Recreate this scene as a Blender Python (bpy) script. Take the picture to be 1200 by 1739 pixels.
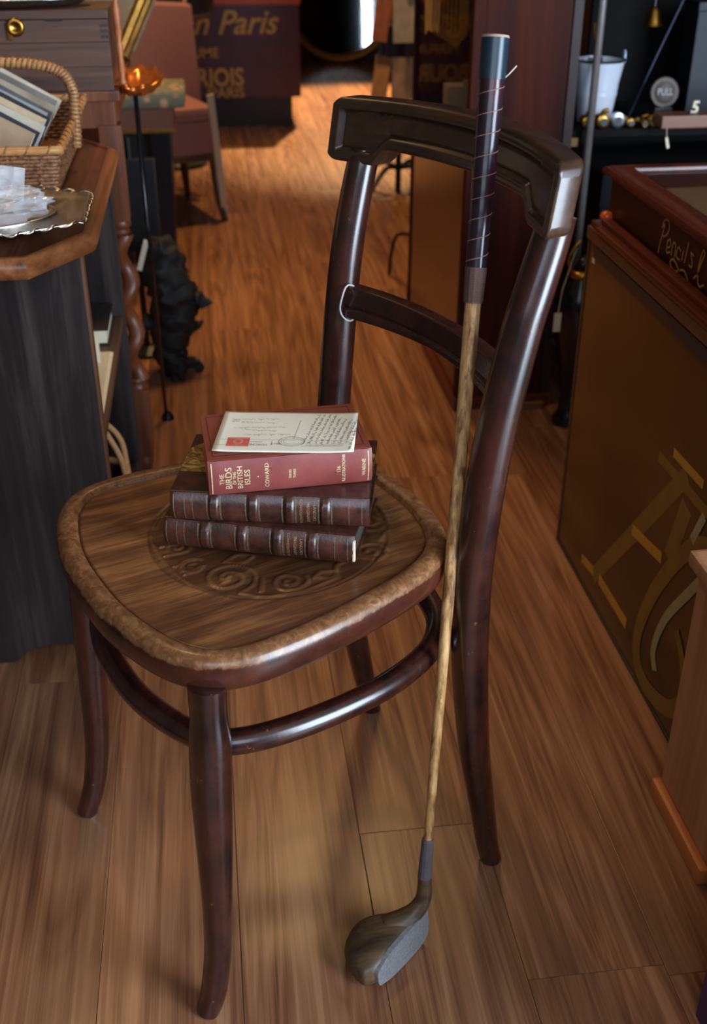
import bpy, bmesh, math, random
import numpy as np
from mathutils import Vector, Matrix
random.seed(7); rng = np.random.default_rng(3)
S = bpy.context.scene
for o in list(bpy.data.objects): bpy.data.objects.remove(o, do_unlink=True)
C = S.collection
R = math.radians
# ------------------------------------------------------------------ camera (world axes = the shop's own axes; boards run along Y)
YAW = 7.3
cd = bpy.data.cameras.new('camera'); cam = bpy.data.objects.new('camera', cd); C.objects.link(cam)
cam.location = (0, 0, 1.10); cam.rotation_euler = (R(60), 0, R(-YAW))
cd.sensor_fit = 'VERTICAL'; cd.sensor_height = 24; cd.sensor_width = 24; cd.lens = 24*1880/1739
cd.clip_start = .02
cd.dof.use_dof = True; cd.dof.focus_distance = 1.18; cd.dof.aperture_fstop = 4.2
S.camera = cam
# ------------------------------------------------------------------ world, lights, exposure
w = bpy.data.worlds.new('world'); S.world = w; w.use_nodes = True
w.node_tree.nodes['Background'].inputs[0].default_value = (.55, .62, .75, 1)
w.node_tree.nodes['Background'].inputs[1].default_value = .12
S.view_settings.view_transform = 'Standard'; S.view_settings.look = 'None'
S.view_settings.gamma = 1; S.view_settings.use_curve_mapping = False
S.view_settings.exposure = 0.0
def area(name, loc, target, sx, sy, power, col):
    l = bpy.data.lights.new(name, 'AREA'); l.shape = 'RECTANGLE'; l.size = sx; l.size_y = sy; l.energy = power; l.color = col
    o = bpy.data.objects.new(name, l); C.objects.link(o); o.location = loc
    o.rotation_euler = (Vector(target)-Vector(loc)).to_track_quat('-Z', 'Y').to_euler(); return o
def spot(name, loc, target, power, col, ang, blend, rad):
    l = bpy.data.lights.new(name, 'SPOT'); l.energy = power; l.color = col; l.spot_size = R(ang); l.spot_blend = blend; l.shadow_soft_size = rad
    o = bpy.data.objects.new(name, l); C.objects.link(o); o.location = loc
    o.rotation_euler = (Vector(target)-Vector(loc)).to_track_quat('-Z', 'Y').to_euler(); return o
COOL = (.68, .83, 1.0); WARM = (1.0, .62, .25)
area('daylight_side_door', (2.05, -.78, 1.08), (.0, 1.05, .95), 1.25, 2.05, 172, COOL)
area('daylight_shop_window', (-.2, -1.7, 1.9), (0, 1.4, .4), 2.2, 1.4, 40, COOL)
spot('ceiling_spot_middle', (.30, 3.1, 2.6), (.25, 2.45, 0), 105, WARM, 66, .9, .22)
spot('ceiling_spot_aisle', (.15, 4.3, 2.6), (.2, 4.2, 0), 150, WARM, 75, .8, .08)
spot('ceiling_spot_far', (1.0, 7.3, 2.6), (.85, 5.95, 0), 1500, (1, .74, .37), 46, .5, .06)
spot('ceiling_spot_left', (-.5, 2.2, 2.6), (-.3, 2.0, .5), 40, WARM, 70, .8, .08)

# ------------------------------------------------------------------ materials
def lin(r, g, b):
    f = lambda c: (c/255/12.92) if c/255 <= .04045 else ((c/255+.055)/1.055)**2.4
    return (f(r), f(g), f(b), 1)
MC = {}
class NT:
    def __init__(s, name):
        s.m = bpy.data.materials.new(name); s.m.use_nodes = True; s.t = s.m.node_tree; s.b = s.t.nodes['Principled BSDF']
    def n(s, typ, **kw):
        nd = s.t.nodes.new(typ)
        for k, v in kw.items():
            if k in nd.inputs.keys() if isinstance(k, str) else False: nd.inputs[k].default_value = v
            else: setattr(nd, k, v)
        return nd
    def l(s, a, b): s.t.links.new(a, b)
def ramp(nt, fac, stops):
    r = nt.n('ShaderNodeValToRGB'); e = r.color_ramp.elements
    while len(e) < len(stops): e.new(.5)
    for i, (p, c) in enumerate(stops): e[i].position = p; e[i].color = c
    nt.l(fac, r.inputs[0]); return r
def noise(nt, vec, scale, detail=4, rough=.55, dist=0):
    n = nt.n('ShaderNodeTexNoise'); n.inputs['Scale'].default_value = scale; n.inputs['Detail'].default_value = detail
    n.inputs['Roughness'].default_value = rough; n.inputs['Distortion'].default_value = dist
    if vec: nt.l(vec, n.inputs['Vector'])
    return n
def mixc(nt, fac, a, b, typ='MIX'):
    m = nt.n('ShaderNodeMix', data_type='RGBA', blend_type=typ)
    for i, v in ((0, fac), (6, a), (7, b)):
        if hasattr(v, 'links') or isinstance(v, bpy.types.NodeSocket): nt.l(v, m.inputs[i])
        else: m.inputs[i].default_value = v
    return m.outputs[2]
def math_(nt, op, a, b=None):
    m = nt.n('ShaderNodeMath', operation=op)
    for i, v in ((0, a), (1, b)):
        if v is None: continue
        if isinstance(v, bpy.types.NodeSocket): nt.l(v, m.inputs[i])
        else: m.inputs[i].default_value = v
    return m.outputs[0]
def bump(nt, h, strength, dist=.001):
    b = nt.n('ShaderNodeBump'); b.inputs['Strength'].default_value = strength; b.inputs['Distance'].default_value = dist
    nt.l(h, b.inputs['Height']); nt.l(b.outputs[0], nt.b.inputs['Normal'])
def coords(nt, scale, rnd=0):
    tc = nt.n('ShaderNodeTexCoord'); mp = nt.n('ShaderNodeMapping'); mp.inputs['Scale'].default_value = scale
    nt.l(tc.outputs['Object'], mp.inputs[0])
    if rnd:
        oi = nt.n('ShaderNodeObjectInfo'); v = nt.n('ShaderNodeVectorMath', operation='SCALE'); v.inputs[0].default_value = (37, 53, 11)
        nt.l(oi.outputs['Random'], v.inputs['Scale']); nt.l(v.outputs[0], mp.inputs['Location'])
    return mp.outputs[0]
def plain(name, col, rough=.5, metal=0, var=.15, scale=40, coat=0, bmp=.15, spec=.5):
    if name in MC: return MC[name]
    nt = NT(name); v = coords(nt, (1, 1, 1)); n = noise(nt, v, scale, 5)
    a = tuple(c*(1-var) for c in col[:3])+(1,); b = tuple(min(1, c*(1+var)) for c in col[:3])+(1,)
    nt.l(ramp(nt, n.outputs[0], [(.3, a), (.7, b)]).outputs[0], nt.b.inputs['Base Color'])
    nt.b.inputs['Roughness'].default_value = rough; nt.b.inputs['Metallic'].default_value = metal
    nt.b.inputs['Coat Weight'].default_value = coat; nt.b.inputs['Specular IOR Level'].default_value = spec
    if bmp: bump(nt, n.outputs[0], bmp)
    MC[name] = nt.m; return nt.m
def wood(name, dark, mid, light, axis=1, scale=1.0, rough=.4, coat=.0, bmp=.25, rnd=0, streak=1.0, spec=.5):
    """long grain along `axis`"""
    if name in MC: return MC[name]
    nt = NT(name)
    s = [14*scale]*3; s[axis] = 1.1*scale
    v = coords(nt, s, rnd)
    n1 = noise(nt, v, 1.0, 6, .6, 1.2)
    s2 = [120*scale]*3; s2[axis] = 3*scale
    v2 = coords(nt, s2, rnd); n2 = noise(nt, v2, 1.0, 3, .6, .3)
    f = math_(nt, 'ADD', math_(nt, 'MULTIPLY', n1.outputs[0], .72), math_(nt, 'MULTIPLY', n2.outputs[0], .28*streak))
    col = ramp(nt, f, [(.33, dark), (.5, mid), (.68, light)]).outputs[0]
    if rnd:
        oi = nt.n('ShaderNodeObjectInfo'); h = nt.n('ShaderNodeHueSaturation')
        mr = nt.n('ShaderNodeMapRange'); mr.inputs[3].default_value = .82; mr.inputs[4].default_value = 1.18
        nt.l(oi.outputs['Random'], mr.inputs[0]); nt.l(mr.outputs[0], h.inputs['Value']); nt.l(col, h.inputs['Color']); col = h.outputs[0]
    nt.l(col, nt.b.inputs['Base Color'])
    rr = nt.n('ShaderNodeMapRange'); rr.inputs[3].default_value = max(.05, rough-.07); rr.inputs[4].default_value = rough+.1
    nt.l(n1.outputs[0], rr.inputs[0]); nt.l(rr.outputs[0], nt.b.inputs['Roughness'])
    nt.b.inputs['Coat Weight'].default_value = coat; nt.b.inputs['Coat Roughness'].default_value = .2; nt.b.inputs['Specular IOR Level'].default_value = spec
    bump(nt, f, bmp, .0008); MC[name] = nt.m; return nt.m
def glass(name, col=(1, 1, 1, 1), rough=.02):
    if name in MC: return MC[name]
    nt = NT(name); nt.b.inputs['Base Color'].default_value = col; nt.b.inputs['Transmission Weight'].default_value = 1
    nt.b.inputs['Roughness'].default_value = rough; nt.b.inputs['IOR'].default_value = 1.25; MC[name] = nt.m; return nt.m

floor_m = wood('floor_laminate', lin(96, 56, 30), lin(147, 93, 54), lin(186, 128, 82), 1, 1.15, .27, 0, .12, 1, 1.0, .5)
def floor_detail():
    nt = NT('floor_board'); 
    v = coords(nt, (9, .55, 9), 1); n0 = noise(nt, v, 1.0, 3, .5, 2.2)
    # cathedral figure: bands of a stretched, warped field
    fr = math_(nt, 'FRACT', math_(nt, 'MULTIPLY', n0.outputs[0], 7.0))
    tri = math_(nt, 'ABSOLUTE', math_(nt, 'SUBTRACT', fr, .5))
    v2 = coords(nt, (420, 4, 420), 1); n2 = noise(nt, v2, 1.0, 3, .6, .2)
    v3 = coords(nt, (52, .9, 52), 1); n3 = noise(nt, v3, 1.0, 4, .6, .6)
    f = math_(nt, 'ADD', math_(nt, 'MULTIPLY', tri, .36), math_(nt, 'ADD', math_(nt, 'MULTIPLY', n2.outputs[0], .36), math_(nt, 'MULTIPLY', n3.outputs[0], .56)))
    col = ramp(nt, f, [(.34, lin(98, 60, 41)), (.46, lin(123, 80, 55)), (.60, lin(146, 99, 69)), (.76, lin(168, 122, 88))]).outputs[0]
    oi = nt.n('ShaderNodeObjectInfo'); h = nt.n('ShaderNodeHueSaturation'); mr = nt.n('ShaderNodeMapRange')
    mr.inputs[3].default_value = .84; mr.inputs[4].default_value = 1.14
    nt.l(oi.outputs['Random'], mr.inputs[0]); nt.l(mr.outputs[0], h.inputs['Value']); nt.l(col, h.inputs['Color'])
    nt.l(h.outputs[0], nt.b.inputs['Base Color'])
    rr = nt.n('ShaderNodeMapRange'); rr.inputs[3].default_value = .20; rr.inputs[4].default_value = .33
    nt.l(n3.outputs[0], rr.inputs[0]); nt.l(rr.outputs[0], nt.b.inputs['Roughness'])
    bump(nt, f, .12, .0006); return nt.m
board_m = floor_detail()

def chair_mat(name, base, red, wear, wear_amt=.5, rough=.3):
    nt = NT(name); v = coords(nt, (1, 1, 1))
    v2 = coords(nt, (60, 60, 5)); g = noise(nt, v2, 1.0, 4, .6, .4)
    p = noise(nt, v, 16, 5, .65)
    col = ramp(nt, math_(nt, 'ADD', math_(nt, 'MULTIPLY', p.outputs[0], .6), math_(nt, 'MULTIPLY', g.outputs[0], .4)), [(.38, base), (.66, red)]).outputs[0]
    ch = noise(nt, v, 75, 3, .7); msk = ramp(nt, ch.outputs[0], [(.71-.04*wear_amt, (0, 0, 0, 1)), (.76-.04*wear_amt, (1, 1, 1, 1))]).outputs[0]
    nt.l(mixc(nt, math_(nt, 'MULTIPLY', msk, wear_amt), col, wear), nt.b.inputs['Base Color'])
    rr = nt.n('ShaderNodeMapRange'); rr.inputs[3].default_value = rough-.08; rr.inputs[4].default_value = rough+.14
    nt.l(p.outputs[0], rr.inputs[0]); nt.l(rr.outputs[0], nt.b.inputs['Roughness'])
    nt.b.inputs['Coat Weight'].default_value = .7; nt.b.inputs['Coat Roughness'].default_value = .2
    bump(nt, g.outputs[0], .22, .0006); return nt.m
chair_m = chair_mat('chair_mahogany', lin(22, 11, 9), lin(66, 27, 17), lin(150, 96, 66), .4, .24)
crest_m = wood('crest_oak', lin(38, 24, 15), lin(56, 36, 23), lin(82, 54, 34), 0, 1.8, .32, .45, .4)

def rim_mat():
    nt = NT('seat_rim_worn'); tc = nt.n('ShaderNodeTexCoord'); sep = nt.n('ShaderNodeSeparateXYZ'); nt.l(tc.outputs['Object'], sep.inputs[0])
    v = coords(nt, (1, 1, 1)); n = noise(nt, v, 14, 6, .7); n2 = noise(nt, v, 95, 7, .72, .8)
    # finish rubbed off on the upper edge, with a ragged boundary
    zz = math_(nt, 'MULTIPLY', math_(nt, 'SUBTRACT', sep.outputs[2], .4735), 90)
    k = math_(nt, 'ADD', zz, math_(nt, 'ADD', math_(nt, 'MULTIPLY', n.outputs[0], 1.7), math_(nt, 'MULTIPLY', n2.outputs[0], .5)))
    msk = ramp(nt, k, [(.78, (0, 0, 0, 1)), (1.0, (1, 1, 1, 1))]).outputs[0]
    dark = ramp(nt, n.outputs[0], [(.35, lin(40, 20, 15)), (.7, lin(88, 42, 27))]).outputs[0]
    pale = ramp(nt, n2.outputs[0], [(.36, lin(92, 55, 32)), (.5, lin(120, 78, 46)), (.68, lin(156, 112, 72))]).outputs[0]
    nt.l(mixc(nt, msk, dark, pale), nt.b.inputs['Base Color'])
    nt.l(mixc(nt, msk, (.24, .24, .24, 1), (.34, .34, .34, 1)), nt.b.inputs['Roughness']); nt.b.inputs['Coat Weight'].default_value = .3; nt.b.inputs['Coat Roughness'].default_value = .18
    bump(nt, n2.outputs[0], .12, .0006); return nt.m
rim_m = rim_mat()
def panel_mat():
    nt = NT('seat_panel_veneer'); v = coords(nt, (46, 4, 46)); n = noise(nt, v, 1.0, 7, .7, .8)
    v2 = coords(nt, (420, 16, 420)); n2 = noise(nt, v2, 1.0, 3, .6)
    v3 = coords(nt, (1, 1, 1)); n3 = noise(nt, v3, 9, 3, .6)
    f = math_(nt, 'ADD', math_(nt, 'MULTIPLY', n.outputs[0], .5), math_(nt, 'ADD', math_(nt, 'MULTIPLY', n2.outputs[0], .22), math_(nt, 'MULTIPLY', n3.outputs[0], .28)))
    col = ramp(nt, f, [(.37, lin(60, 32, 20)), (.49, lin(106, 65, 38)), (.61, lin(156, 106, 61))]).outputs[0]
    at = nt.n('ShaderNodeAttribute'); at.attribute_name = 'dark_mask'
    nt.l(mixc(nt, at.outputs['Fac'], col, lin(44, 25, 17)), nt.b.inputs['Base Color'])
    nt.b.inputs['Roughness'].default_value = .3; bump(nt, f, .2, .0005); return nt.m
panel_m = panel_mat()
mahog = wood('mahogany_red', lin(36, 13, 9), lin(58, 21, 13), lin(78, 32, 19), 2, .8, .6, 0, .12, 0, 1, .12)
mahogY = wood('mahogany_red_y', lin(52, 18, 10), lin(88, 34, 19), lin(122, 56, 32), 1, .9, .3)
mahogX = wood('mahogany_red_x', lin(52, 18, 10), lin(88, 34, 19), lin(122, 56, 32), 0, .9, .3)
darkoak = wood('dark_oak', lin(15, 12, 12), lin(38, 31, 30), lin(76, 64, 60), 2, .8, .36, 0, .35)
oak_box = wood('oak_box', lin(52, 32, 25), lin(82, 53, 40), lin(104, 70, 54), 0, 1.3, .5, 0, .3)
topwood = wood('table_top_wood', lin(52, 26, 14), lin(88, 48, 27), lin(120, 70, 40), 1, 1, .3)
edgewood = wood('table_edge_wood', lin(74, 40, 20), lin(120, 70, 38), lin(156, 98, 56), 1, 1.2, .32)
twistwood = wood('twist_leg_wood', lin(64, 32, 18), lin(106, 57, 33), lin(136, 80, 48), 2, 1, .38)
paleoak = wood('pale_oak', lin(130, 84, 54), lin(166, 114, 78), lin(188, 136, 98), 2, 1.0, .45, 0, .2)
orangewood = wood('orange_wood', lin(150, 80, 38), lin(180, 104, 54), lin(200, 122, 68), 1, 1, .4)
black_m = plain('black_iron', (.008, .008, .010, 1), .42, 0, .3, 60)
blackgloss = plain('black_gloss', (.006, .006, .008, 1), .18)
brass = plain('brass', lin(178, 132, 58), .28, 1, .2, 60)
steel = plain('steel', lin(150, 152, 160), .28, 1, .15, 60)
silver = plain('silver', lin(205, 200, 190), .22, 1, .12, 50)
gold_ink = plain('gilt_lettering', lin(216, 190, 146), .45, .25, .15, 300)
dull_gold = plain('dull_gold', lin(150, 120, 84), .45, .3, .3, 300)
spinegilt = plain('spine_gilt', lin(112, 94, 72), .4, .3, .35, 300)
gilt = plain('gilt', lin(170, 124, 56), .35, .8, .3, 60)
cream = plain('cream_paper', lin(225, 208, 178), .7, 0, .06, 30)
white_m = plain('white_enamel', lin(205, 210, 222), .25, 0, .03, 10, 0, 0)
navy = plain('navy_enamel', lin(14, 18, 30), .55)
pink = plain('pink_upholstery', lin(164, 112, 104), .85, 0, .12, 220, 0, .4)

# ------------------------------------------------------------------ geometry helpers
def obj(name, bm, mat, parent=None, smooth=False, loc=None, rz=0):
    me = bpy.data.meshes.new(name)
    bmesh.ops.recalc_face_normals(bm, faces=bm.faces); bm.to_mesh(me); bm.free()
    if smooth:
        for p in me.polygons: p.use_smooth = True
    me.materials.append(mat); o = bpy.data.objects.new(name, me); C.objects.link(o)
    if parent: o.parent = parent
    if loc: o.location = loc
    if rz: o.rotation_euler = (0, 0, rz)
    return o
def smooth_angle(o, ang=35):
    me = o.data
    for p in me.polygons: p.use_smooth = True
    bm = bmesh.new(); bm.from_mesh(me)
    for e in bm.edges:
        if len(e.link_faces) == 2 and e.calc_face_angle(0) > R(ang): e.smooth = False
    bm.to_mesh(me); bm.free(); return o
def tag(o, label, cat, group=None):
    o['label'] = label; o['category'] = cat
    if group: o['group'] = group
    return o
def thing(name, label, cat, loc=(0, 0, 0), rz=0, group=None):
    o = bpy.data.objects.new(name, None); C.objects.link(o); o.location = loc; o.rotation_euler = (0, 0, rz); o.empty_display_size = .05
    return tag(o, label, cat, group)
def struct(o): o['kind'] = 'structure'; return o
def bx(bm, x0, x1, y0, y1, z0, z1, bev=0, M=None):
    vs = [bm.verts.new((x, y, z)) for x in (x0, x1) for y in (y0, y1) for z in (z0, z1)]
    fs = [bm.faces.new([vs[i] for i in q]) for q in ((0, 1, 3, 2), (4, 6, 7, 5), (0, 4, 5, 1), (2, 3, 7, 6), (0, 2, 6, 4), (1, 5, 7, 3))]
    new = vs
    if bev:
        r = bmesh.ops.bevel(bm, geom=list({e for f in fs for e in f.edges}), offset=bev, segments=2, affect='EDGES', profile=.7)
        new = list({v for f in r['faces'] for v in f.verts} | {v for v in vs if v.is_valid})
    if M is not None: bmesh.ops.transform(bm, matrix=M, verts=[v for v in new if v.is_valid])
    return bm
def box(name, x0, x1, y0, y1, z0, z1, mat, parent=None, bev=.002, loc=None):
    return obj(name, bx(bmesh.new(), x0, x1, y0, y1, z0, z1, bev), mat, parent, loc=loc)
def catmull(pts, n=8, closed=False):
    P = [np.array(p, float) for p in pts]; out = []; N = len(P)
    rngN = range(N if closed else N-1)
    for i in rngN:
        p0 = P[(i-1) % N] if (closed or i > 0) else 2*P[0]-P[1]; p1 = P[i]; p2 = P[(i+1) % N]
        p3 = P[(i+2) % N] if (closed or i+2 < N) else 2*P[-1]-P[-2]
        for k in range(n):
            t = k/n; out.append(.5*((2*p1)+(-p0+p2)*t+(2*p0-5*p1+4*p2-p3)*t*t+(-p0+3*p1-3*p2+p3)*t**3))
    if not closed: out.append(P[-1])
    return out
def tube(bm, pts, rad, seg=12, closed=False, caps=True, flat=1.0):
    P = [Vector(p) for p in pts]; n = len(P); rs = rad if hasattr(rad, '__len__') else [rad]*n
    T = []
    for i in range(n):
        a = P[(i-1) % n] if (closed or i > 0) else P[0]; b = P[(i+1) % n] if (closed or i < n-1) else P[-1]
        d = b-a; T.append(d.normalized() if d.length > 1e-9 else Vector((0, 0, 1)))
    ref = Vector((0, 0, 1)) if abs(T[0].z) < .9 else Vector((1, 0, 0))
    U = (ref-T[0]*ref.dot(T[0])).normalized(); rings = []
    for i in range(n):
        U = (U-T[i]*U.dot(T[i])).normalized(); V = T[i].cross(U)
        rings.append([bm.verts.new(P[i]+U*(rs[i]*flat*math.cos(2*math.pi*k/seg))+V*(rs[i]*math.sin(2*math.pi*k/seg))) for k in range(seg)])
    for i in range(n if closed else n-1):
        a, b = rings[i], rings[(i+1) % n]
        off = 0
        if closed and i == n-1:
            off = min(range(seg), key=lambda o: (a[0].co-b[o].co).length)
        for k in range(seg): bm.faces.new((a[k], a[(k+1) % seg], b[(k+1+off) % seg], b[(k+off) % seg]))
    if caps and not closed: bm.faces.new(rings[0][::-1]); bm.faces.new(rings[-1])
    return bm
def lathe(bm, prof, seg=24, M=None, cap=True):
    rings = [[bm.verts.new((r*math.cos(2*math.pi*k/seg), r*math.sin(2*math.pi*k/seg), z)) for k in range(seg)] for r, z in prof]
    for a, b in zip(rings, rings[1:]):
        for k in range(seg): bm.faces.new((a[k], a[(k+1) % seg], b[(k+1) % seg], b[k]))
    if cap: bm.faces.new(rings[0][::-1]); bm.faces.new(rings[-1])
    if M is not None: bmesh.ops.transform(bm, matrix=M, verts=[v for r in rings for v in r])
    return bm
def prism(bm, poly, z0, z1, bev=0, M=None):
    a = [bm.verts.new((x, y, z0)) for x, y in poly]; b = [bm.verts.new((x, y, z1)) for x, y in poly]; n = len(poly)
    fs = [bm.faces.new(a[::-1]), bm.faces.new(b)]+[bm.faces.new((a[i], a[(i+1) % n], b[(i+1) % n], b[i])) for i in range(n)]
    if bev: bmesh.ops.bevel(bm, geom=list({e for f in fs[:2] for e in f.edges}), offset=bev, segments=2, affect='EDGES', profile=.7)
    if M is not None: bmesh.ops.transform(bm, matrix=M, verts=bm.verts[:])
    return bm
def sweep(bm, path, prof, closed=True):
    """path: 2D points (ccw); prof: (inward offset, z) list, closed section"""
    P = [np.array(p[:2], float) for p in path]; n = len(P); rings = []
    for i in range(n):
        a = P[(i-1) % n] if (closed or i) else P[i]; b = P[(i+1) % n] if (closed or i < n-1) else P[i]
        t = (b-a)/np.linalg.norm(b-a)
        if closed or 0 < i < n-1:   # mitre
            d1 = (P[i]-a)/np.linalg.norm(P[i]-a); d2 = (b-P[i])/np.linalg.norm(b-P[i])
            m = 1/max(.35, math.sqrt(max(0, (1+d1@d2)/2)))
        else: m = 1
        nrm = np.array([-t[1], t[0]])*m
        rings.append([bm.verts.new((*(P[i]+nrm*o), z)) for o, z in prof])
    k = len(prof)
    for i in range(n if closed else n-1):
        a, b = rings[i], rings[(i+1) % n]
        for j in range(k): bm.faces.new((a[j], b[j], b[(j+1) % k], a[(j+1) % k]))
    if not closed: bm.faces.new(rings[0]); bm.faces.new(rings[-1][::-1])
    return bm
def ribbon(bm, pts, wid, fn):
    """flat pen stroke: 2D polyline -> mapped by fn(u,v)->xyz"""
    P = [np.array(p, float) for p in pts]; prev = None
    for i in range(len(P)):
        a = P[max(0, i-1)]; b = P[min(len(P)-1, i+1)]; t = b-a; L = np.linalg.norm(t)
        nrm = np.array([-t[1], t[0]])/L if L > 1e-9 else np.array([0, 1.])
        wv = wid[i] if hasattr(wid, '__len__') else wid
        q = [bm.verts.new(fn(*(P[i]+nrm*wv/2))), bm.verts.new(fn(*(P[i]-nrm*wv/2)))]
        if prev: bm.faces.new((prev[0], q[0], q[1], prev[1]))
        prev = q
def text_bm(bm, s, size, fn, align='LEFT', shear=0, bold=0, sx=1.0):
    """lettering as mesh, each vertex mapped by fn(u,v)"""
    cu = bpy.data.curves.new('t', 'FONT'); cu.body = s; cu.size = size; cu.align_x = align; cu.shear = shear; cu.offset = bold
    cu.resolution_u = 3
    o = bpy.data.objects.new('t', cu); C.objects.link(o); dg = bpy.context.evaluated_depsgraph_get()
    me = bpy.data.meshes.new_from_object(o.evaluated_get(dg)); bpy.data.objects.remove(o)
    vs = [bm.verts.new(fn(v.co.x*sx, v.co.y)) for v in me.vertices]
    for p in me.polygons:
        try: bm.faces.new([vs[i] for i in p.vertices])
        except ValueError: pass
    bpy.data.meshes.remove(me); return bm
def OLD(x, y):     # measured ground frame -> shop axes
    a = R(-YAW); 
    return (x*math.cos(-a)+y*math.sin(-a), -x*math.sin(-a)+y*math.cos(-a))
def rodM(p, q):
    p, q = Vector(p), Vector(q); return Matrix.Translation(p) @ (q-p).to_track_quat('Z', 'Y').to_matrix().to_4x4()

# ================================================================== the room
PW = .1625; X0 = -.183; PL = 1.22
fl = obj('floor', bx(bmesh.new(), -1.8, 2.2, -2.0, 9.0, -.06, -.007), plain('floor_underlay', lin(28, 18, 13), .8), None)
struct(fl)
bmP = bx(bmesh.new(), 0, PW-.0006, 0, PL-.0006, -.008, 0, .0006)
first = obj('plank', bmP, board_m, fl); pm = first.data; used = False
offs = {0: .775, 1: .50, 2: 1.045, 3: .80, -1: .2, -2: .72, 4: .785, 5: 1.0, -3: .4, -4: .95, 6: .15, 7: .8}
for c_ in range(-5, 9):
    xs = X0+c_*PW; o_ = offs.get(c_, (c_*.37) % PL)
    y = o_-PL
    while y < 8.2:
        if y+PL > .45:
            if not used: p = first; used = True
            else: p = first.copy(); C.objects.link(p)
            p.location = (xs, y, 0)
        y += PL
struct(obj('floor_bounce_slab', bx(bmesh.new(), .75, 2.2, -2.0, .22, -.006, .0), plain('pale_bounce', lin(190, 186, 178), .7, 0, .08, 8)))  # unseen pale slab, added to bounce door light up onto the chair posts
wall_m = plain('wall_plaster', lin(92, 70, 52), .8, 0, .06, 6)
struct(obj('wall_back', bx(bmesh.new(), -1.8, 2.2, 8.05, 8.15, 0, 2.8), plain('wall_dark', lin(70, 44, 28), .7, 0, .06, 6)))
struct(obj('wall_left', bx(bmesh.new(), -1.9, -1.8, -2.0, 8.45, 0, 2.8), wall_m))
struct(obj('wall_right', bx(bmesh.new(), 2.2, 2.3, .3, 8.45, 0, 2.8), wall_m))
struct(obj('ceiling', bx(bmesh.new(), -1.9, 2.3, -2.0, 8.45, 2.8, 2.9), plain('ceiling_paint', lin(150, 136, 116), .8, 0, .04, 6)))

# ================================================================== the chair
CH = (.0563, 1.0543, 0); CR = R(-66.3)
chair = thing('bentwood_chair', 'old dark bentwood chair with embossed seat and curved top rail, in the foreground', 'chair', CH, CR)
def seat_outline(n=10):
    half = [(.06, -.231), (.115, -.219), (.158, -.202), (.187, -.176), (.2, -.142), (.201, -.092), (.192, -.023), (.173, .058), (.150, .108), (.114, .142), (.06, .160)]
    pts = [(0, -.234)]+half+[(0, .165)]+[(-x, y) for x, y in half[::-1]]
    return catmull(pts, n, True)
SO = seat_outline()
rim_prof = [(.030, .444), (.004, .443), (.0012, .446), (-.0008, .455), (-.0012, .464), (0, .471), (.0018, .4755), (.005, .4785), (.010, .4802), (.0165, .4802), (.0200, .4793), (.0222, .4775), (.0234, .4735), (.030, .470)]
smooth_angle(obj('seat_rim', sweep(bmesh.new(), SO, rim_prof), rim_m, chair), 60)
# seat panel with pressed scroll ornament (real relief)
def ornament_lines():
    L = []
    def spiral(cx, cy, r0, turns, a0, sgn):
        n = int(40*turns); return [(cx+r0*(1-.86*i/n)*math.cos(a0+sgn*2*math.pi*turns*i/n), cy+r0*(1-.86*i/n)*math.sin(a0+sgn*2*math.pi*turns*i/n)) for i in range(n+1)]
    for s in (1, -1):
        L.append(spiral(s*.060, -.095, .030, 1.9, 0 if s > 0 else math.pi, s))
        L.append(spiral(s*.098, -.045, .020, 1.6, 1.5, -s)); L.append(spiral(s*.022, -.118, .016, 1.5, 2.2, s))
        L.append(catmull([(s*.092, -.097), (s*.112, -.075), (s*.122, -.04), (s*.118, 0)], 10))
        L.append(catmull([(s*.118, 0), (s*.098, .012), (s*.095, .034), (s*.106, .05)], 10)); L.append(spiral(s*.092, .055, .02, 1.6, 0, s))
        L.append(catmull([(s*.0, -.142), (s*.03, -.139), (s*.062, -.132), (s*.09, -.112)], 10))
        L.append(catmull([(s*.078, .078), (s*.06, .1), (s*.03, .112), (0, .115)], 10)); L.append(spiral(s*.04, .088, .02, 1.5, .6, -s))
        L.append(catmull([(s*.106, -.02), (s*.1, -.008), (s*.108, .004), (s*.116, -.004), (s*.108, -.016)], 8))
        L.append(catmull([(s*.03, -.085), (s*.04, -.07), (s*.034, -.055), (s*.024, -.068), (s*.03, -.085)], 8))
        for k in range(4):
            a = R(-150+k*22) if s < 0 else R(-30-k*22)
            L.append([(.115*math.cos(a)*(.80+.2*t), -.02+.115*math.sin(a)*(.80+.2*t)) for t in np.linspace(.0, 1, 8)])
    return L
NA, NR = 576, 130
ring0 = np.array(catmull([SO[i][:2] for i in range(0, len(SO), 2)], 1, True))
P0 = np.array(SO)[:, :2]
def inset(P, d):
    t = np.roll(P, -1, 0)-np.roll(P, 1, 0); t /= np.linalg.norm(t, axis=1)[:, None]; return P+np.stack([-t[:, 1], t[:, 0]], 1)*d
Pi = inset(P0, .0228)
seg = np.linalg.norm(np.roll(Pi, -1, 0)-Pi, axis=1); cum = np.concatenate([[0], np.cumsum(seg)]); q = np.linspace(0, cum[-1], NA, endpoint=False)
Pc = np.vstack([Pi, Pi[:1]]); Pi = np.stack([np.interp(q, cum, Pc[:, 0]), np.interp(q, cum, Pc[:, 1])], 1)
cen = np.array([0, -.03]); ts = np.linspace(1, .02, NR)
G = cen+(Pi[None]-cen)*ts[:, None, None]; Z = np.full(G.shape[:2], .4752)-.0035*(1-ts[:, None]**2)
Z[0] -= .004; Z[1] -= .001
lines = np.array([p for l in ornament_lines() for p in l]); Gf = G.reshape(-1, 2); dm = np.full(len(Gf), 9.)
for ch_ in np.array_split(np.arange(len(Gf)), 30): dm[ch_] = np.sqrt(((Gf[ch_][:, None]-lines[None])**2).sum(2).min(1))
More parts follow.
